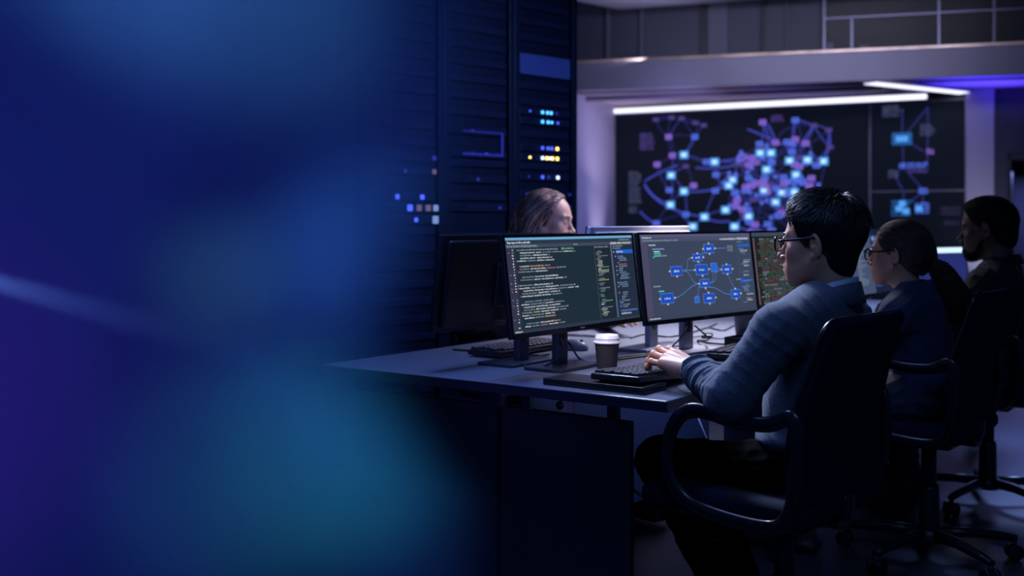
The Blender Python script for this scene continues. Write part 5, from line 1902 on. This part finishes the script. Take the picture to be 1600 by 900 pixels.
# made-up haze volume standing in for a soft blue overlay
def haze():
    D0 = 2.0
    ys = np.linspace(-160, 1060, 50)
    us = np.linspace(0, 1, 60)
    xb = np.interp(ys, [-160, 0, 250, 400, 500, 600, 680, 780, 1060], [830, 820, 770, 700, 665, 665, 720, 790, 800])
    Xl = (-260 - 800) / F * D0
    fr, bk = [], []
    for j, y in enumerate(ys):
        Xb = (xb[j] - 800) / F * D0
        z = CAMH - (y - HZ) / F * D0
        for u in us:
            X = Xb + (Xl - Xb) * u
            s = (Xb - X) / (380 / F * D0)
            T = 0.95 * s * s if s < 1 else 0.95 + 0.5 * min(s - 1, 0.6)
            fr.append((X, D0 - 0.45 * T - 0.0005, z))
            bk.append((X, D0 + 0.55 * T + 0.0005, z))
    V = np.array(fr + bk)
    n = len(fr)
    m = len(us)
    Fc = []
    for j in range(len(ys) - 1):
        for i in range(m - 1):
            a = j * m + i
            Fc.append((a, a + 1, a + m + 1, a + m))
            Fc.append((n + a, n + a + m, n + a + m + 1, n + a + 1))
    rim = [i for i in range(m)] + [j * m + m - 1 for j in range(1, len(ys))] + [(len(ys) - 1) * m + i for i in range(m - 2, -1, -1)] + [j * m for j in range(len(ys) - 2, 0, -1)]
    for q in range(len(rim)):
        a, b = rim[q], rim[(q + 1) % len(rim)]
        Fc.append((b, a, n + a, n + b))
    mt = bpy.data.materials.new('overlay_haze')
    mt.use_nodes = True
    nt = mt.node_tree
    for nd in list(nt.nodes):
        nt.nodes.remove(nd)
    out = nt.nodes.new('ShaderNodeOutputMaterial')
    v = nt.nodes.new('ShaderNodeVolumeScatter')
    v.inputs['Color'].default_value = (0.18, 0.38, 1.0, 1)
    v.inputs['Density'].default_value = HAZE_K
    v.inputs['Anisotropy'].default_value = 0.0
    ab = nt.nodes.new('ShaderNodeVolumeAbsorption')
    ab.inputs['Color'].default_value = v.inputs['Color'].default_value
    ab.inputs['Density'].default_value = HAZE_K
    ad = nt.nodes.new('ShaderNodeAddShader')
    nt.links.new(v.outputs['Volume'], ad.inputs[0])
    nt.links.new(ab.outputs['Volume'], ad.inputs[1])
    nt.links.new(ad.outputs['Shader'], out.inputs['Volume'])
    o = link('haze', mesh_np('haze', V, Fc, smooth=True), mt)
    o['kind'] = 'stuff'
    tag(o, 'made-up deep blue haze, standing in for an overlay, across the dim desk end', 'haze')
    return o


HAZE_K = 5.0
haze()

# unseen spots added to tint the made-up haze
def hz(px, py, D=1.9):
    return at(px, py, D)


spot('haze_fill', Vector((-1.0, -2.0, 1.3)), hz(60, 450), 400, (0.26, 0.22, 1.0), 25)
spot('haze_fill', Vector((0.4, -2.0, 2.4)), hz(480, 200), 100, (0.2, 0.25, 1.0), 18)
spot('haze_violet', Vector((-1.35, -1.5, 1.0)), hz(-90, 600), 330, (0.75, 0.02, 0.7), 17)
spot('haze_top', Vector((-0.4, -1.5, 2.2)), hz(345, -30), 700, (0.4, 0.8, 0.9), 11)
spot('haze_teal', Vector((0.2, -1.6, 0.8)), hz(370, 700), 230, (0.25, 0.8, 0.8), 7.5)
spot('haze_teal', Vector((0.4, -1.6, 0.8)), hz(510, 715), 370, (0.10, 0.9, 0.45), 8)
spot('haze_teal', Vector((0.6, -1.6, 0.8)), hz(630, 740), 280, (0.05, 0.9, 0.45), 7)
spot('haze_low', Vector((0.2, -1.6, 0.8)), hz(480, 900), 6, (0.1, 0.4, 1.0), 16)
spot('haze_band', Vector((0.2, -1.8, 1.2)), hz(350, 432), 280, (0.5, 1.0, 0.7), 4)
spot('haze_band', Vector((0.4, -1.8, 1.2)), hz(470, 405), 220, (0.3, 0.7, 1.0), 5)
spot('haze_band', Vector((0.6, -1.8, 1.2)), hz(590, 378), 420, (0.2, 0.6, 1.0), 6)
spot('haze_beam', at(-420, 330, 1.30), at(200, 497, 1.80), 130, (0.7, 0.75, 1.0), 5.5, 0.9, 0.004)

# unseen lamps without fixtures; the fills are added for brightness
LV = (0.74, 0.76, 1.0)
spot('desk_lamp', Vector((1.15, 5.2, 2.5)), Vector((0.74, 4.42, 0.73)), 850, (0.88, 0.86, 1.0), 42, 0.9, 0.35)
spot('row_lamp', Vector((1.6, 6.2, 2.5)), Vector((1.5, 5.7, 0.73)), 160, LV, 60, 0.9, 0.3)
spot('near_desk_fill', Vector((0.05, 3.75, 2.5)), Vector((0.33, 3.22, 0.78)), 90, (1.0, 0.92, 0.94), 19, 0.9, 0.12)  # added spot to brighten the hand and near desk, no fixture
spot('cup_fill', Vector((-0.15, 2.15, 2.4)), Vector((0.33, 3.26, 0.80)), 190, (1.0, 0.93, 0.95), 15, 0.8, 0.08)  # extra spot added for the cup lid and hand
spot('aisle_lamp', Vector((2.9, 6.4, 2.5)), Vector((2.45, 5.4, 0)), 420, (0.26, 0.42, 1.0), 66, 0.9, 0.4)
spot('rim_lamp', Vector((0.0, 4.9, 2.5)), Vector((0.75, 2.8, 0.95)), 620, (0.52, 0.66, 1.0), 26, 0.8, 0.25)
spot('wall_uplight_fill', Vector((1.14, 12.75, 0.1)), Vector((1.04, 12.95, 2.4)), 260, (0.78, 0.70, 0.95), 46)  # hidden uplight added to brighten and streak the return wall
area('return_wall_lamp', Vector((1.9, 11.6, 1.6)), Vector((0.95, 12.9, 1.6)), 14, (0.42, 0.42, 1.0), 0.5, 1.5)
spot('pier_washer', Vector((4.55, 10.9, 0.2)), Vector((4.90, 11.75, 1.1)), 60, (0.80, 0.80, 1.0), 50)
area('balcony_lamp', Vector((2.6, 8.2, 3.4)), Vector((2.8, 11.5, 2.75)), 21, (0.70, 0.70, 1.0), 2.5, 0.5, spread=70)
area('soffit_lamp', Vector((4.75, 11.25, 1.9)), Vector((4.75, 11.3, 2.55)), 16, (0.10, 0.06, 1.0), 0.9, 0.3, spread=90)
area('soffit_lamp', Vector((3.1, 12.1, 1.9)), Vector((3.1, 12.12, 2.55)), 4, (0.16, 0.12, 1.0), 1.2, 0.3, spread=90)
area('soffit_glow', Vector((1.8, 12.3, 1.6)), Vector((1.9, 12.5, 2.55)), 8, (1.0, 0.80, 0.95), 1.5, 0.4)
area('upper_lamp', Vector((2.5, 11.6, 4.4)), Vector((2.6, 12.6, 3.2)), 2.4, (0.80, 0.80, 1.0), 3.0, 0.2)
area('ceiling_glow', Vector((1.5, 11.9, 2.95)), Vector((1.4, 12.2, 3.6)), 6, (0.75, 0.75, 1.0), 0.6, 0.3)  # uplight added because the ceiling corner stayed dark
area('passage_lamp', Vector((5.6, 12.2, 1.7)), Vector((5.6, 12.4, 0.5)), 16, (0.3, 0.35, 1.0), 0.4, 0.2)

area('rack_fill', Vector((1.6, 4.2, 2.6)), Vector((0.0, 6.1, 1.3)), 11, (0.12, 0.26, 1.0), 0.6, 0.6, spread=70)  # blue fill added to lift the dark racks
area('front_fill', Vector((0.25, 4.1, 2.3)), Vector((0.72, 2.9, 1.0)), 1.6, (0.80, 0.80, 1.0), 0.5, 0.5, spread=60)  # added fill for the nearest man's face, in place of stronger screens
spot('row_front_fill', Vector((0.6, 6.2, 2.5)), Vector((1.5, 4.2, 1.0)), 110, (0.8, 0.78, 1.0), 30, 0.8, 0.3)  # second face fill, added for the two farther sitters
spot('far_seat_lamp', Vector((1.3, 4.9, 2.3)), Vector((0.2, 4.75, 1.2)), 85, (1.0, 0.84, 0.95), 30, 0.8, 0.2)
area('room_fill', Vector((0.3, 0.4, 3.0)), Vector((0.8, 2.9, 0.9)), 3.0, (0.22, 0.48, 1.0), 1.2, 1.2, spread=80)
spot('silver_back_fill', Vector((1.5, 3.3, 2.7)), Vector((0.56, 4.14, 1.13)), 220, (0.95, 0.88, 1.0), 15, 1.0, 0.1)  # added spot that brightens the silver monitor's back
area('under_desk_fill', rd(0.95, 0.14, 0.66), rd(0.95, 0.5, 0.42), 0.8, (0.26, 0.42, 1.0), 0.9, 0.06)  # invented light below the tabletop, added to lift the modesty panel
spot('floor_fill', Vector((2.6, 6.4, 1.6)), Vector((1.75, 5.0, 0.0)), 90, (0.28, 0.42, 1.0), 60, 0.9, 0.3)  # added spot to lighten the floor under the desk row
area('near_desk_glow', Vector((-0.1, 3.15, 2.5)), Vector((0.0, 3.1, 0)), 10, (0.22, 0.36, 1.0), 0.5, 0.9, rz=A_ROW - PI / 2, spread=90)  # broad blue fill added over the near desk
w = bpy.data.worlds.new('night')
w.use_nodes = True
w.node_tree.nodes['Background'].inputs[0].default_value = (0.010, 0.028, 0.10, 1)
w.node_tree.nodes['Background'].inputs[1].default_value = 0.8
SC.world = w

cd = bpy.data.cameras.new('camera')
cam = bpy.data.objects.new('camera', cd)
COL.objects.link(cam)
cam.location = (0, 0, CAMH)
cam.rotation_euler = (PI / 2, 0, 0)
cd.sensor_width = 36
cd.lens = 36 * F / 1600
cd.shift_y = -(450 - HZ) / 1600
cd.clip_start = 0.05
cd.clip_end = 100
cd.dof.use_dof = True
cd.dof.focus_distance = 3.1
cd.dof.aperture_fstop = 2.4
SC.camera = cam

vs = SC.view_settings
vs.view_transform = 'Standard'
vs.look = 'None'
vs.exposure = 0.0
vs.gamma = 1.0
vs.use_curve_mapping = False
SC.display_settings.display_device = 'sRGB'
cy = SC.cycles
cy.use_denoising = True
cy.denoiser = 'OPENIMAGEDENOISE'
cy.max_bounces = 6
cy.diffuse_bounces = 3
cy.glossy_bounces = 3
cy.transparent_max_bounces = 12
cy.volume_bounces = 0
cy.sample_clamp_indirect = 3.0
cy.caustics_reflective = False
cy.caustics_refractive = False
